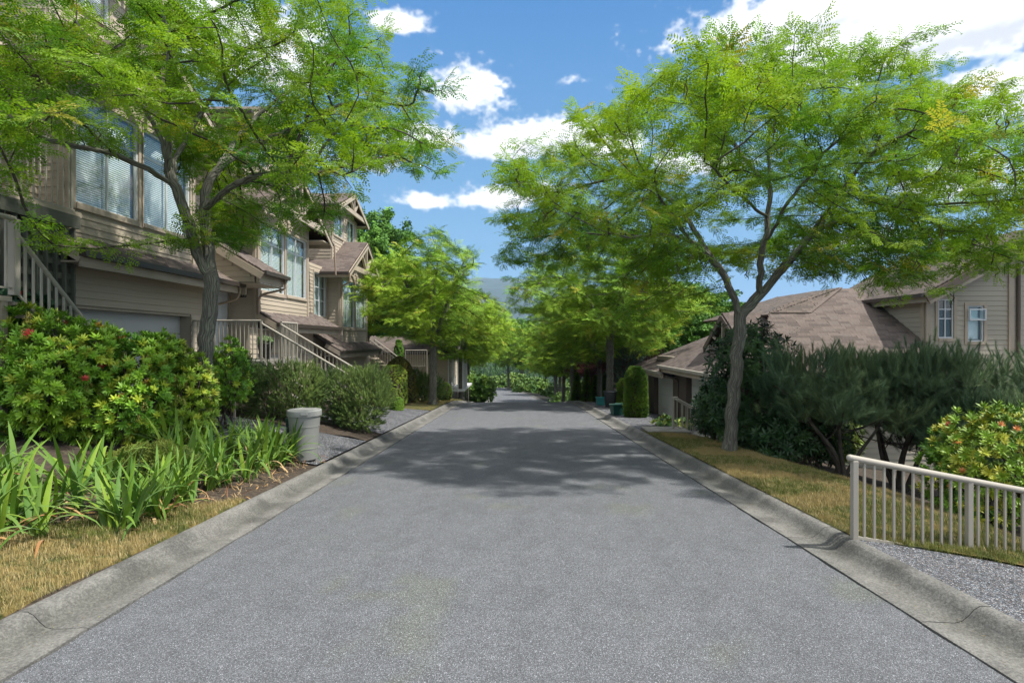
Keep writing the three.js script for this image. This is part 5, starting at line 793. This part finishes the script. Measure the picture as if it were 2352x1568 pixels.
// rhododendrons behind the lawn tree
const rhPal = (t, r) => mixc([.016, .055, .014], [.06, .13, .03], t);
shrub({ name: 'rhododendron', label: 'tall dark rhododendron directly behind the lawn tree', group: 'rhododendrons by the low garages', base: [5.35, gy(5.35, 12.9), 12.9], seed: 91, n: 1000, geos: RHODO, palette: rhPal, blobs: [[.15, 2.15, 0, .95, .95, .75], [-.3, 1.2, .2, .8, .9, .6], [.65, 1.2, .1, .8, 1.0, .6], [0, .5, .3, .8, .5, .5]], stems: 14, stemR: .022, scale: 1.1 });
shrub({ name: 'rhododendron', label: 'low dark rhododendron between the lawn tree and the pines', group: 'rhododendrons by the low garages', base: [6.0, gy(6.0, 11.6), 11.6], seed: 92, n: 430, geos: RHODO, palette: rhPal, blobs: [[0, .9, 0, .75, .65, .6], [-.5, .55, .1, .6, .5, .5], [.5, .6, 0, .6, .5, .5]], stems: 14, stemR: .02, scale: 1.05 });
shrub({ name: 'rhododendron', label: 'dark rhododendron at the foot of the step railing', group: 'rhododendrons by the low garages', base: [4.95, gy(4.95, 13.7), 13.9], seed: 93, n: 330, geos: RHODO, palette: rhPal, blobs: [[0, .7, 0, .5, .6, .5], [.2, 1.2, -.2, .4, .4, .4]], stems: 9, stemR: .018 });
shrub({ name: 'hosta_plant', label: 'small yellow-green plants at the corner of the landing', category: 'plant', base: [4.55, gy(4.55, 16.6), 16.6], seed: 94, n: 60, geos: [BROAD], palette: (t, r) => r() < .5 ? [.34, .40, .06] : [.10, .22, .04], blobs: [[0, .12, 0, .45, .22, .3], [.5, .1, .1, .3, .2, .25]], stems: 0, scale: .7, up: .9 });
// pines: bare crooked stems below, needle shoots above
function pine(label, X, D, h, w, seed, group, o = {}) {
  const y0 = gy(X, D), g = thing('pine_shrub', label, 'pine', [X, y0, -D], 0, group), r = rng(seed), sg = [], tips = []; const low = o.low ?? .42;
  for (let k = 0; k < (o.stems ?? 5); k++) {
    const a = k / 5 * 6.28 + r(), q = w * lerp(.25, .75, r()), top = V(Math.cos(a) * q, h * lerp(.72, .9, r()), Math.sin(a) * q * .8), c = new THREE.CatmullRomCurve3([V((r() - .5) * .15, -.08, (r() - .5) * .15), V(top.x * .35 + (r() - .5) * .3, h * .22, top.z * .3 + (r() - .5) * .25), V(top.x * .75 + (r() - .5) * .3, h * .5, top.z * .7), top]);
    const t = new THREE.TubeGeometry(c, 16, 1, 7), p = t.attributes.position, rr = .05 * (h / 2.4) * lerp(.75, 1.2, r()); for (let i = 0; i <= 16; i++) { const cp = c.getPointAt(i / 16); for (let j = 0; j <= 7; j++) { const ix = i * 8 + j; p.setXYZ(ix, cp.x + (p.getX(ix) - cp.x) * rr * (1 - .75 * i / 16), cp.y + (p.getY(ix) - cp.y) * rr * (1 - .75 * i / 16), cp.z + (p.getZ(ix) - cp.z) * rr * (1 - .75 * i / 16)); } } sg.push(t);
    for (let b = 0; b < 9; b++) { const u = lerp(.35, 1, r()), s = c.getPointAt(u), e = s.clone().add(V((r() - .5) * w * 1.1, lerp(.05, .5, r()) * h * .35, (r() - .5) * w)); if (e.y > h * .97) e.y = h * .97 * lerp(.9, 1, r()); const cc = new THREE.CatmullRomCurve3([s, s.clone().lerp(e, .5).add(V(0, -.05, 0)), e]); sg.push(new THREE.TubeGeometry(cc, 6, .011, 4)); for (let m = 0; m < 5; m++) tips.push(cc.getPointAt(lerp(.3, 1, r()))); }
  }
  part(g, 'stems', mergeGeometries(sg), M.barkDark, null, 'stuff'); const L = [[], []];
  for (const p of tips) { const m = o.per ?? 8; for (let k = 0; k < m; k++) { const q = p.clone().add(V((r() - .5) * .42, (r() - .35) * .34, (r() - .5) * .42)); if (q.y < h * low) continue; const d = V((r() - .5) * 2.2, .55 + r() * .6, (r() - .5) * 2.2).normalize(), topk = q.y > h * .82; L[topk ? 1 : 0].push([aim(q, topk ? d.lerp(V(0, 1, 0), .5).normalize() : d, r() * 6.28, (o.scale ?? 1.3) * lerp(.75, 1.3, r())), jitter(mixc([.045, .105, .05], [.19, .27, .115], clamp(fbm(q.x * 2 + 9, q.y * 2 + q.z * 2 + 9, 2, seed) * 1.5 - .25)), r, .18)]); } }
  L.forEach((l, i) => l.length && instanced(g, 'needles', PINE[i], M.needle, l)); return g;
}
pine('dark pine with crooked stems nearest the lawn tree', 6.35, 10.7, 2.3, 1.35, 101, 'pines behind the beige railing', { low: .45 });
pine('middle pine of the row with a gap showing grey siding', 7.7, 11.0, 2.7, 1.45, 102, 'pines behind the beige railing', { low: .42 });
pine('pine of the row in front of the small upper windows', 9.1, 11.2, 2.95, 1.5, 103, 'pines behind the beige railing', { low: .3 });
pine('tall bluish pine at the right edge of the photo', 10.5, 11.2, 3.25, 1.5, 104, 'pines behind the beige railing', { low: .3 });
pine('pine filling the gap behind the yellow-green pieris', 8.4, 9.8, 1.9, 1.1, 105, 'pines behind the beige railing', { low: .25 });
// clipped mugo hedge: three plants grown together
function mugo(label, X, D, w, h, seed, o = {}) { const top = h; return shrub({ name: 'mugo_pine', label, category: 'pine', group: o.group ?? 'clipped mugo pines of the left hedge', base: [X, gy(X, D), D], seed, n: o.n ?? 1700, geos: MUGO, m: M.needle, palette: (t, r) => mixc([.05, .115, .024], [.17, .25, .055], t), blobs: o.blobs ?? [[0, h * .62, 0, w, h * .42, .55], [-w * .4, h * .5, .12, w * .6, h * .45, .5], [w * .4, h * .52, .1, w * .6, h * .45, .5]], up: .75, shell: .6, scale: o.scale ?? 1.35, stems: 20, stemR: .013, keep: p => p.y < top * (1 + .03 * Math.sin(p.x * 9)) }); }
mugo('left end of the clipped pine hedge below the porch stair', -7.3, 13.25, 1.0, 1.28, 111); mugo('middle of the clipped pine hedge with a pale stake in it', -5.9, 13.8, 1.0, 1.36, 112); mugo('loose right end of the pine hedge leaning over the kerb', -4.55, 14.5, .95, 1.6, 113, { n: 2300, blobs: [[0, .95, 0, .85, .6, .6], [.6, .85, .1, .6, .75, .5], [-.4, .8, .1, .6, .6, .5], [.3, .4, .3, .6, .35, .45], [.55, .25, .35, .4, .25, .3]] });
{ const s = thing('garden_stake', 'pale wooden stake standing in the clipped pine hedge', 'stake', [-6.65, gy(-6.65, 12.75), -12.75]); part(s, 'shaft', new RoundedBoxGeometry(.045, 1.0, .045, 2, .008), M.rail, [0, .5, 0]); part(s, 'point', new THREE.ConeGeometry(.03, .08, 4), M.rail, [0, 1.04, 0]); }
// clipped and small shrubs farther along
const cedarPal = (t, r) => mixc([.055, .13, .012], [.16, .26, .022], t);
function clipped(label, X, D, rx, h, seed, o = {}) { // column with softly squared shoulders
  const g = thing(o.name ?? 'clipped_cedar', label, o.category ?? 'shrub', [X, gy(X, D), -D], 0, o.group), r = rng(seed), prof = o.prof ?? (t => t < .12 ? lerp(.8, 1, t / .12) : t > .86 ? lerp(1, .55, (t - .86) / .14) * (o.taper ?? .82) : lerp(1, o.taper ?? .82, t)); const L = [], n = o.n ?? 2200;
  for (let k = 0; k < n; k++) { const cap = r() < .14, t = cap ? 1 : r(), a = r() * 6.283, R = rx * prof(t) * (cap ? Math.sqrt(r()) : 1 - .12 * r() * r()) * (1 + .06 * Math.sin(a * 3 + seed)); const p = V(Math.cos(a) * R, t * h * (cap ? 1 + (r() - .5) * .02 : 1), Math.sin(a) * R * (o.rz ?? 1)); const d = V(Math.cos(a) * (cap ? .3 : 1), cap ? 1 : .45, Math.sin(a) * (cap ? .3 : 1)).add(V(r() - .5, r() - .5, r() - .5).multiplyScalar(.7)).normalize(); L.push([aim(p, d, r() * 6.28, (o.scale ?? 1.3) * lerp(.8, 1.25, r())), jitter((o.pal ?? cedarPal)(clamp(fbm(p.x * 4 + 9, p.y * 4 + p.z * 3, 2, seed) * 1.6 - .3), r), r, .15)]); }
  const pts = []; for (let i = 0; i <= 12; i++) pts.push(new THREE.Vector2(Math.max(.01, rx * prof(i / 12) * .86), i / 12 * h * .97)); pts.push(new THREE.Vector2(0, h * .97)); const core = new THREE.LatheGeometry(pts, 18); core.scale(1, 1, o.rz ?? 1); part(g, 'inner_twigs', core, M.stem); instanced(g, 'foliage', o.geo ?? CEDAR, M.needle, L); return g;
}
clipped('tall clipped cedar column beside the cream garage', 4.25, 19.7, .38, 1.75, 121, { n: 3000 }); clipped('shorter clipped cedar behind the tall column', 4.75, 24.3, .3, 1.25, 122, { n: 1600 });
[[3.75, 34.6, 1.2], [4.35, 34.4, 1.45], [4.95, 34.8, 1.1], [5.5, 34.2, 1.35]].forEach(([x, D, h], i) => clipped(['short pointed cedar nearest the crest of the road', 'second little cone cedar from the road', 'third little cone cedar from the road', 'little cone cedar farthest from the road'][i], x, D, .28, h + .5, 130 + i, { group: 'pointed dwarf cedars past the right crest', prof: t => Math.max(.05, 1 - t * .92), n: 900, scale: 1.8 }));
clipped('golden clipped box column behind the pine hedge', -5.35, 23.4, .55, 1.75, 141, { geo: SMALL, scale: 1.2, n: 1800, taper: .95, pal: (t, r) => mixc([.09, .17, .014], [.24, .31, .02], t) });
clipped('tiny clipped green cube at the end of the middle drive', -4.75, 21.3, .26, .5, 142, { geo: SMALL, n: 700, taper: .95, pal: (t, r) => mixc([.07, .17, .014], [.17, .29, .02], t) });
clipped('rounded reddish green mound behind the golden column', -5.9, 27, 1.0, 2.2, 143, { geo: SMALL, scale: 1.5, n: 2200, prof: t => Math.sqrt(Math.max(.02, 1 - t * t)), pal: (t, r) => mixc([.08, .12, .012], [.22, .19, .03], t) });
clipped('small round clipped ball before the far left lawn', -3.95, 29.2, .42, 1.0, 144, { geo: SMALL, scale: 1.3, n: 900, prof: t => Math.sqrt(Math.max(.02, 1 - (2 * t - 1) ** 2 * .9)), pal: (t, r) => mixc([.07, .15, .014], [.17, .24, .025], t) });
mugo('dark juniper left of the far lawn, in front of the low house', -5.6, 28.2, .9, 1.5, 145, { n: 800, group: 'dark conifers on the far left lawn', scale: 1.8 }); mugo('open grey juniper at the far left kerb', -4.6, 27.6, .8, 1.25, 146, { n: 600, group: 'dark conifers on the far left lawn', scale: 1.8 });
shrub({ name: 'pieris_shrub', label: 'rounded leafy bush at the crest beside the road bend', base: [-3.2, gy(-4.2, 44), 44], seed: 151, n: 700, geos: PIERIS, palette: (t, r) => mixc([.05, .14, .015], [.17, .30, .03], t), blobs: [[0, 1.0, 0, 1.3, 1.2, 1.1]], scale: 2.4, stems: 4 });
shrub({ name: 'leafy_shrub', label: 'blue-green spruce shrub behind the small cedar', base: [6.2, gy(6.2, 29.5), 30.5], seed: 152, n: 800, geos: MUGO, m: M.needle, palette: (t, r) => mixc([.05, .09, .06], [.11, .17, .11], t), blobs: [[0, 1.2, 0, 1.1, 1.3, .9], [0, 2.3, 0, .6, .9, .6]], scale: 2.4 });
shrub({ name: 'leafy_shrub', label: 'yellow-leaved shrub behind the tall cedar column', base: [5.75, gy(5.75, 26.5), 26.2], seed: 153, n: 240, geos: PIERIS, palette: (t, r) => mixc([.16, .26, .02], [.34, .38, .03], t), blobs: [[0, .5, 0, .5, .5, .4]], scale: 1.6 });
shrub({ name: 'leafy_shrub', label: 'bright leafy shrub glimpsed between the pine stems', base: [7.0, gy(7.0, 12.9), 12.9], seed: 154, n: 420, geos: RHODO, palette: (t, r) => mixc([.13, .26, .02], [.28, .40, .04], t), blobs: [[0, .8, 0, .6, .8, .5], [.7, .6, 0, .5, .6, .5]], scale: .8 });
for (const [x, D, l, big] of [[-9, 100, 'dark leafy thicket left of the road bend', 2.2], [-1.5, 128, 'dark leafy thicket straight ahead at the road bend', 2.6], [3.2, 100, 'dark leafy thicket on the inside of the far right kerb', 2.0], [9, 92, 'dark leafy thicket behind the far right trees', 2.4], [-15, 135, 'dark leafy thicket closing the bend on the left', 3.0], [6.5, 50, 'dark clipped hedge below the far right locust'], [5.3, 60, 'grey-green low hedge along the far right kerb'], [7, 70, 'pale low shrub at the right of the far road']]) shrub({ name: 'hedge', label: l, base: [x, gy(x, D), D], seed: 160 + D, n: 600, geos: [SMALL], palette: (t, r) => mixc([.05, .13, .018], [.16, .26, .03], t), blobs: [[0, .6, 0, 1.6, .8, 1.4], [-1, .5, 1.4, 1.2, .7, 1.2]], scale: 3.2 * (big ? 1.6 : 1), stems: 0 }).scale.setScalar(big ?? 1);
clipped('narrow hanging ivy column at the corner of the far townhouse', -6.85, 31.2, .3, 3.3, 147, { geo: SMALL, scale: 1.6, n: 1200, pal: (t, r) => mixc([.06, .17, .014], [.14, .29, .02], t) });
console.log('shrubs');

// ---------------------------------------------------------------- irises: every blade a leaf of its own
const IRIS = [[.72, .058, .35, .12], [.8, .054, .7, .3], [.68, .056, 1.4, .2], [.76, .05, 2.0, .35], [.58, .055, .45, .1], [.72, .048, 2.6, .2]].map(([L, w, b, f]) => { const t = new Tri(); leafInto(t, I4(), L, w, { seg: 7, bend: b, fold: f, shape: s => Math.min(1, .55 + s * 1.4) * Math.pow(1 - Math.pow(s, 3.2), .9) }); return t.build(); });
const irisMats = [[.11, .23, .02], [.15, .28, .022], [.085, .19, .025], [.21, .33, .028], [.14, .25, .04]].map(c => new THREE.MeshPhysicalMaterial({ color: rgb(...c), roughness: .62, transmission: .28, thickness: 0, ior: 1.35, side: THREE.DoubleSide })), dryMats = [[.42, .24, .09], [.50, .34, .16], [.34, .16, .05]].map(c => new THREE.MeshPhysicalMaterial({ color: rgb(...c), roughness: .85, transmission: .2, thickness: 0, side: THREE.DoubleSide }));
{
  const r = rng(171), spots = [];
  for (let k = 0; k < 14; k++) spots.push([lerp(-4.75, -3.95, r()) - (k < 8 ? .4 : 0), lerp(4.5, 6.1, k / 13), 1.0, 'near']);       // front drift
  for (let k = 0; k < 10; k++) spots.push([lerp(-5.9, -4.9, r()), lerp(4.9, 6.8, k / 9), 1.0, 'near']);
  for (let k = 0; k < 14; k++) spots.push([lerp(-4.7, -3.92, r()), lerp(6.0, 8.0, k / 13), .9, 'low']);
  for (let k = 0; k < 24; k++) spots.push([lerp(-5.5, -3.95, r()), lerp(7.8, 9.8, r()), 1.12, 'back']);
  for (let k = 0; k < 6; k++) spots.push([lerp(-4.3, -3.85, r()), lerp(8.2, 9.3, r()), .5, 'dry']);
  spots.sort((a, b) => a[0] / a[1] - b[0] / b[1]); const ord = 'first second third fourth fifth sixth seventh eighth ninth tenth eleventh twelfth thirteenth fourteenth fifteenth sixteenth seventeenth eighteenth nineteenth twentieth twenty-first twenty-second twenty-third twenty-fourth'.split(' '), cnt = {}; const labels = { near: 'tall iris clump from the left in the front drift by the verge', low: 'low iris clump from the left along the kerb edge', back: 'iris clump from the left in the drift below the leaning trunk', dry: 'short browning iris clump from the left beside the rubbish bin' };
  for (const [x, D, s, kind] of spots) {
    const g = thing('iris_clump', ord[cnt[kind] = (cnt[kind] ?? -1) + 1] + ' ' + labels[kind], 'iris', [x, groundY(x, D) - .02, -D], r() * 6.28, { near: 'front iris drift', low: 'kerbside irises', back: 'rear iris drift', dry: 'browning irises' }[kind]); const n = kind === 'dry' ? 12 : 18;
    for (let k = 0; k < n; k++) { const dry = r() < (kind === 'dry' ? .35 : .13), a = r() * 6.28, lean = Math.pow(r(), 1.4) * .75 + (dry ? .4 : 0); const m = part(g, 'leaf', IRIS[dry ? 3 + Math.floor(r() * 3) % 3 : Math.floor(Math.pow(r(), 1.35) * 6)], dry ? dryMats[Math.floor(r() * 3)] : irisMats[Math.floor(r() * 5)], [Math.cos(a) * .11 * r(), 0, Math.sin(a) * .11 * r()]); m.rotation.set(lean, a, (r() - .5) * .3, 'YXZ'); const q = s * lerp(.7, 1.12, r()) * (dry ? .75 : 1); m.scale.set(q, q, q); }
  }
}
{ // dry leaf litter under the irises
  const r = rng(175), L = []; for (let k = 0; k < 900; k++) { const D = lerp(4.3, 10, r()), x = lerp(-5.2, KL - .06, Math.pow(r(), .7)); if (D < 7.1 && x > stripEdge(D) - .05) continue; L.push([new THREE.Matrix4().compose(V(x, groundY(x, D) + .012, -D), new THREE.Quaternion().setFromEuler(new THREE.Euler(-1.57 + (r() - .5) * .7, r() * 6.28, r() * 3)), V(1, 1, 1).multiplyScalar(lerp(.1, .28, r()))), jitter(pick([[.5, [.40, .24, .09]], [.3, [.46, .33, .17]], [.2, [.22, .10, .04]]], r), r, .2)]); }
  for (let k = 0; k < 60; k++) { const D = lerp(9.8, 10.6, r()), x = lerp(-4.0, -3.5, r()) ; L.push([new THREE.Matrix4().compose(V(x, groundY(Math.min(x, -3.6), D) + .012, -D), new THREE.Quaternion().setFromEuler(new THREE.Euler(-1.57, r() * 6.28, 0)), V(1, 1, 1).multiplyScalar(lerp(.05, .1, r()))), jitter(pick([[.5, [.5, .2, .12]], [.5, [.5, .38, .2]]], r), r, .2)]); }
  const o = instanced(scene, 'leaf_litter', IRIS[2], dryMats[1].clone(), L); o.material.color.setRGB(1, 1, 1); o.position.y = EYE; o.userData.label = 'brown dry leaves littering the soil under the irises'; o.userData.category = 'leaves';
}
{ // fallen leaflets and grit in the gutters and along the road edges
  const r = rng(177), L = [], one = (x, D, y, s, c) => L.push([new THREE.Matrix4().compose(V(x, y, -D), new THREE.Quaternion().setFromEuler(new THREE.Euler(-1.57 + (r() - .5) * .5, r() * 6.28, r() * 3)), V(1, 1, 1).multiplyScalar(s)), jitter(c, r, .25)]);
  for (let k = 0; k < 1500; k++) { const left = r() < .5, D = lerp(2.5, 26, Math.pow(r(), 1.3)), u = .02 + .34 * Math.pow(r(), .8), x = left ? XL - u : XR + u; one(x, D, roadY(D) + .003, lerp(.018, .05, r()), pick([[.4, [.34, .25, .10]], [.25, [.20, .13, .06]], [.2, [.30, .30, .05]], [.15, [.16, .20, .03]]], r)); }
  for (let k = 0; k < 420; k++) { const D = lerp(2.8, 24, Math.pow(r(), 1.2)), x = lerp(XL, XR, r()); one(x, D, roadY(D) + .03 * (1 - (x / 3) ** 2) - .013, lerp(.015, .035, r()), pick([[.5, [.30, .22, .09]], [.5, [.13, .10, .06]]], r)); }
  const o = instanced(scene, 'gutter_litter', IRIS[4], dryMats[1].clone(), L); o.material.color.setRGB(1, 1, 1); o.position.y = EYE; o.userData.label = 'tiny fallen leaflets lying in the gutters and on the road'; o.userData.category = 'leaves';
}
// grass blades on the two lawns and along the kerbs
function grass(name, label, list) { const o = instanced(scene, name, TUFT, M.blade, list); o.position.y = EYE; o.userData.label = label; o.userData.category = 'grass'; }
{
  const r = rng(181), mk = (n, x0, x1, D0, D1, s) => { const L = []; for (let k = 0; k < n; k++) { const D = lerp(D0, D1, r()), a = x0(D), b = x1(D); if (r() * 3.2 > Math.abs(b - a)) continue; const x = lerp(a, b, r()); const dry = fbm(x * 1.7 + 70, D * 1.7 + 70, 4, 183); const t = sstep(.40, .60, dry); const c = r() < .22 ? [.42, .34, .165] : mixc([.125, .15, .026], [.33, .26, .10], t); L.push([new THREE.Matrix4().compose(V(x, groundY(x, D) + .005, -D), new THREE.Quaternion().setFromEuler(new THREE.Euler((r() - .5) * .5, r() * 6.28, (r() - .5) * .5)), V(1, 1, 1).multiplyScalar(s * lerp(.7, 1.3, r()) * lerp(.55, 1.35, fbm(x * 4, D * 4, 3, 187)))), jitter(c, r, .22)]); } return L; };
  grass('grass_verge', 'short dry grass of the verge below the irises', mk(26000, wav(stripEdge, .12, 1), D => KL + .025, 1.5, 7.1, 1));
  grass('grass_lawn', 'short dry yellowing grass of the sloping lawn', mk(44000, D => KR + .02, wav(lawnEdge, .18, 2), 5.62, 15.0, 1));
  grass('far_grass', 'dry grass on the far left verge', mk(5000, D => -4.6, D => KL - .03, 26, 36, 1.5));
  const L = []; for (let k = 0; k < 700; k++) { const x = lerp(KR + .1, 8, r()), D = 5.62 + (r() - .3) * .12; L.push([new THREE.Matrix4().compose(V(x, groundY(x, D) - .005, -D), new THREE.Quaternion().setFromEuler(new THREE.Euler((r() - .5) * .8, r() * 6.28, 0)), V(1, 1, 1).multiplyScalar(lerp(.7, 1.5, r()))), jitter([.17, .19, .035], r, .3)]); } grass('grass_edge', 'ragged grass along the foot of the beige railing', L);
}
console.log('ground cover');
// ---------------------------------------------------------------- railings, bins and small things
{ // beige railing on the right
  const X0 = 3.42, D0 = 5.53, g0 = groundY(X0, D0), q = (x, D, h = 0) => V(x - X0, groundY(x, D) - g0 + h, -(D - D0)); const s = thing('metal_railing', 'beige metal railing sloping down beside the near driveway', 'railing', [X0, g0, -D0]);
  const y = (x, D) => { const u = (x - X0) / 1.39; return V(x - X0, -.285 * u, -(D - D0)); };
  const P0 = y(3.42, 5.53), P1 = y(4.81, 5.80), P2 = y(6.2, 6.07), P3 = y(7.4, 6.3);
  const bal = (a, b, n) => { for (let k = 1; k < n; k++) { const p = a.clone().lerp(b, k / n); bar(s, 'baluster', p.clone().add(V(0, .10, 0)), p.clone().add(V(0, .89, 0)), .021, .021, M.rail, V(0, 0, 1)); } };
  pipe(s, 'top_rail', [P0.clone().add(V(-.045, .915, 0)), P1.clone().add(V(0, .9, 0)), P2.clone().add(V(0, .9, 0)), P3.clone().add(V(0, .9, 0))], .034, M.rail, 40, 12); part(s, 'rail_cap', new THREE.SphereGeometry(.034, 12, 8), M.rail, P0.clone().add(V(-.045, .915, 0)));
  for (const [a, b] of [[P0, P1], [P1, P2], [P2, P3]]) { bar(s, 'bottom_rail', a.clone().add(V(0, .11, 0)), b.clone().add(V(0, .11, 0)), .034, .028, M.rail); bal(a, b, 12); }
  for (const p of [P0, P1, P2, P3]) { bar(s, 'post', p.clone().add(V(0, -.06, 0)), p.clone().add(V(0, .885, 0)), .056, .056, M.rail, V(0, 0, 1), .006); part(s, 'base_plate', box(.11, .012, .11), M.rail, p.clone().add(V(0, .004, 0))); }
}
{ // step railing by the garages
  const s = thing('step_railing', 'thin pale handrail going down the steps by the garages', 'railing', [4.28, groundY(4.28, 15), -15]);
  railRun(s, V(0, .05, 0), V(.12, .05, 0), .9, { post: [0], gap: .2 }); railRun(s, V(.12, .05, 0), V(1.35, -.62, .1), .86, { gap: .13, post: [1], low: .1 }); railRun(s, V(.2, .05, -.75), V(1.35, -.62, -.75), .82, { gap: .13, post: [0, 1], low: .1 });
}
{ // far little rails and gate posts beyond the left lawn
  const s = thing('garden_rail', 'white metal rail beside the leafy bush at the crest', 'railing', [-4.3, groundY(-4.3, 40), -40]); railRun(s, V(-.9, .3, 0), V(.7, -.1, .6), 1.1, { gap: .16, bal: .016 }); bar(s, 'tall_post', V(-.95, 0, 0), V(-.95, 2.1, 0), .07, .07, M.rail, V(0, 0, 1));
}
function lathe(parent, name, pts, m, seg = 40) { return part(parent, name, new THREE.LatheGeometry(pts.map(p => new THREE.Vector2(...p)), seg), m); }
{ // grey rubbish bin at the kerb
  const b = thing('rubbish_bin', 'large round grey plastic rubbish bin with lid by the kerb', 'bin', [-3.93, groundY(-3.93, 10.0) + .005, -10], .35); const m = mat([.22, .225, .215], .5), m2 = mat([.26, .265, .255], .45);
  lathe(b, 'body', [[0, .0], [.215, 0], [.225, .015], [.232, .2], [.238, .205], [.238, .22], [.234, .225], [.262, .60], [.268, .605], [.268, .62], [.264, .625], [.282, .80], [.284, .83], [.26, .83], [.25, .8]], m);
  lathe(b, 'lid', [[.299, .80], [.303, .82], [.303, .888], [.297, .905], [.28, .912], [.262, .91], [.255, .9], [.24, .897], [.12, .912], [0, .918]], m2);
  for (const a of [0, Math.PI]) { const h = part(b, 'handle', new RoundedBoxGeometry(.13, .05, .045, 3, .014), m2, [Math.sin(a) * .305, .853, Math.cos(a) * .305]); h.rotation.y = a; }
}
{ const b = thing('green_bin', 'small dark green bin half hidden behind the grey bin', 'bin', [-4.35, groundY(-4.35, 10.6), -10.7], .2); const m = mat([.012, .05, .035], .5); lathe(b, 'body', [[0, 0], [.17, 0], [.21, .55], [.225, .56], [.225, .59], [.2, .59], [.19, .5]], m); lathe(b, 'lid', [[.22, .585], [.225, .61], [.15, .64], [0, .65]], m); }
{ const b = thing('dark_bin', 'tall black rubbish bin standing by the right kerb', 'bin', [4.12, groundY(4.12, 24.3), -24.3]); const m = mat([.022, .026, .028], .5); lathe(b, 'body', [[0, 0], [.22, 0], [.29, .68], [.31, .69], [.31, .74], [.28, .74], [.26, .6], [0, .58]], m); lathe(b, 'base_ring', [[.2, -.01], [.235, 0], [.235, .05], [.225, .05]], m); const h = part(b, 'handle', new THREE.TorusGeometry(.06, .012, 6, 14, Math.PI), m, [0, .66, .31]); h.rotation.x = Math.PI; const c = thing('teal_box', 'small teal box on the far side of the black bin', 'box', [3.95, groundY(3.95, 26), -26]); part(c, 'body', new RoundedBoxGeometry(.4, .34, .35, 2, .04), mat([.02, .17, .17], .5), [0, .17, 0]); part(c, 'rim', new RoundedBoxGeometry(.46, .05, .41, 2, .02), mat([.02, .19, .19], .5), [0, .35, 0]); }
{ // green recycling box
  const mk = (label, X, D, turn, col) => { const b = thing('recycling_box', label, 'box', [X, groundY(X, D), -D], turn, 'green recycling boxes'); const m = mat(col, .5), t = new Tri(); const A = [.2, .14], B = [.24, .18], h = .4; const low = [[-1, -1], [1, -1], [1, 1], [-1, 1]].map(([x, z]) => t.v(x * A[0], 0, z * A[1])), up = [[-1, -1], [1, -1], [1, 1], [-1, 1]].map(([x, z]) => t.v(x * B[0], h, z * B[1])), inn = [[-1, -1], [1, -1], [1, 1], [-1, 1]].map(([x, z]) => t.v(x * (B[0] - .02), h, z * (B[1] - .02))), bot = [[-1, -1], [1, -1], [1, 1], [-1, 1]].map(([x, z]) => t.v(x * (A[0] - .02), .03, z * (A[1] - .02))); for (let i = 0; i < 4; i++) { const j = (i + 1) % 4; t.q(low[i], up[i], up[j], low[j]); t.q(up[i], inn[i], inn[j], up[j]); t.q(inn[i], bot[i], bot[j], inn[j]); } t.q(...low); t.q(...bot); part(b, 'body', toCreasedNormals(t.build(), .4), m); for (const s of [-1, 1]) part(b, 'rim_handle', new RoundedBoxGeometry(.05, .04, .3, 2, .012), m, [s * .25, .385, 0]); for (const z of [-1, 1]) part(b, 'rim', new RoundedBoxGeometry(.5, .035, .03, 2, .01), m, [0, .39, z * .185]); };
  mk('open dark green recycling box in front of the clipped cedar', 3.72, 20.4, .25, [.010, .065, .05]); mk('second green box tucked behind the first by the cedar', 3.98, 20.8, -.2, [.012, .08, .055]);
}
{ // potted plant on the porch
  const p = thing('potted_plant', 'dark pot with trailing pale-leaved plant on the porch', 'plant', [-7.4, -.52, -15.9]); lathe(p, 'pot', [[0, 0], [.14, 0], [.2, .42], [.215, .43], [.215, .47], [.19, .47], [.18, .4], [0, .38]], mat([.012, .012, .014], .5), 24); const r = rng(191), L = []; for (let k = 0; k < 70; k++) { const a = r() * 6.28, q = Math.sqrt(r()) * .24; L.push([aim(V(Math.cos(a) * q, .48 + r() * .2 - q * .3, Math.sin(a) * q), V(Math.cos(a), .5 + r(), Math.sin(a)).normalize(), r() * 6.28, .9), jitter([.14, .24, .08], r, .25)]); } instanced(p, 'foliage', PIERIS[0], M.leafGloss, L);
}
shadows(scene);
renderer.render(scene, camera);
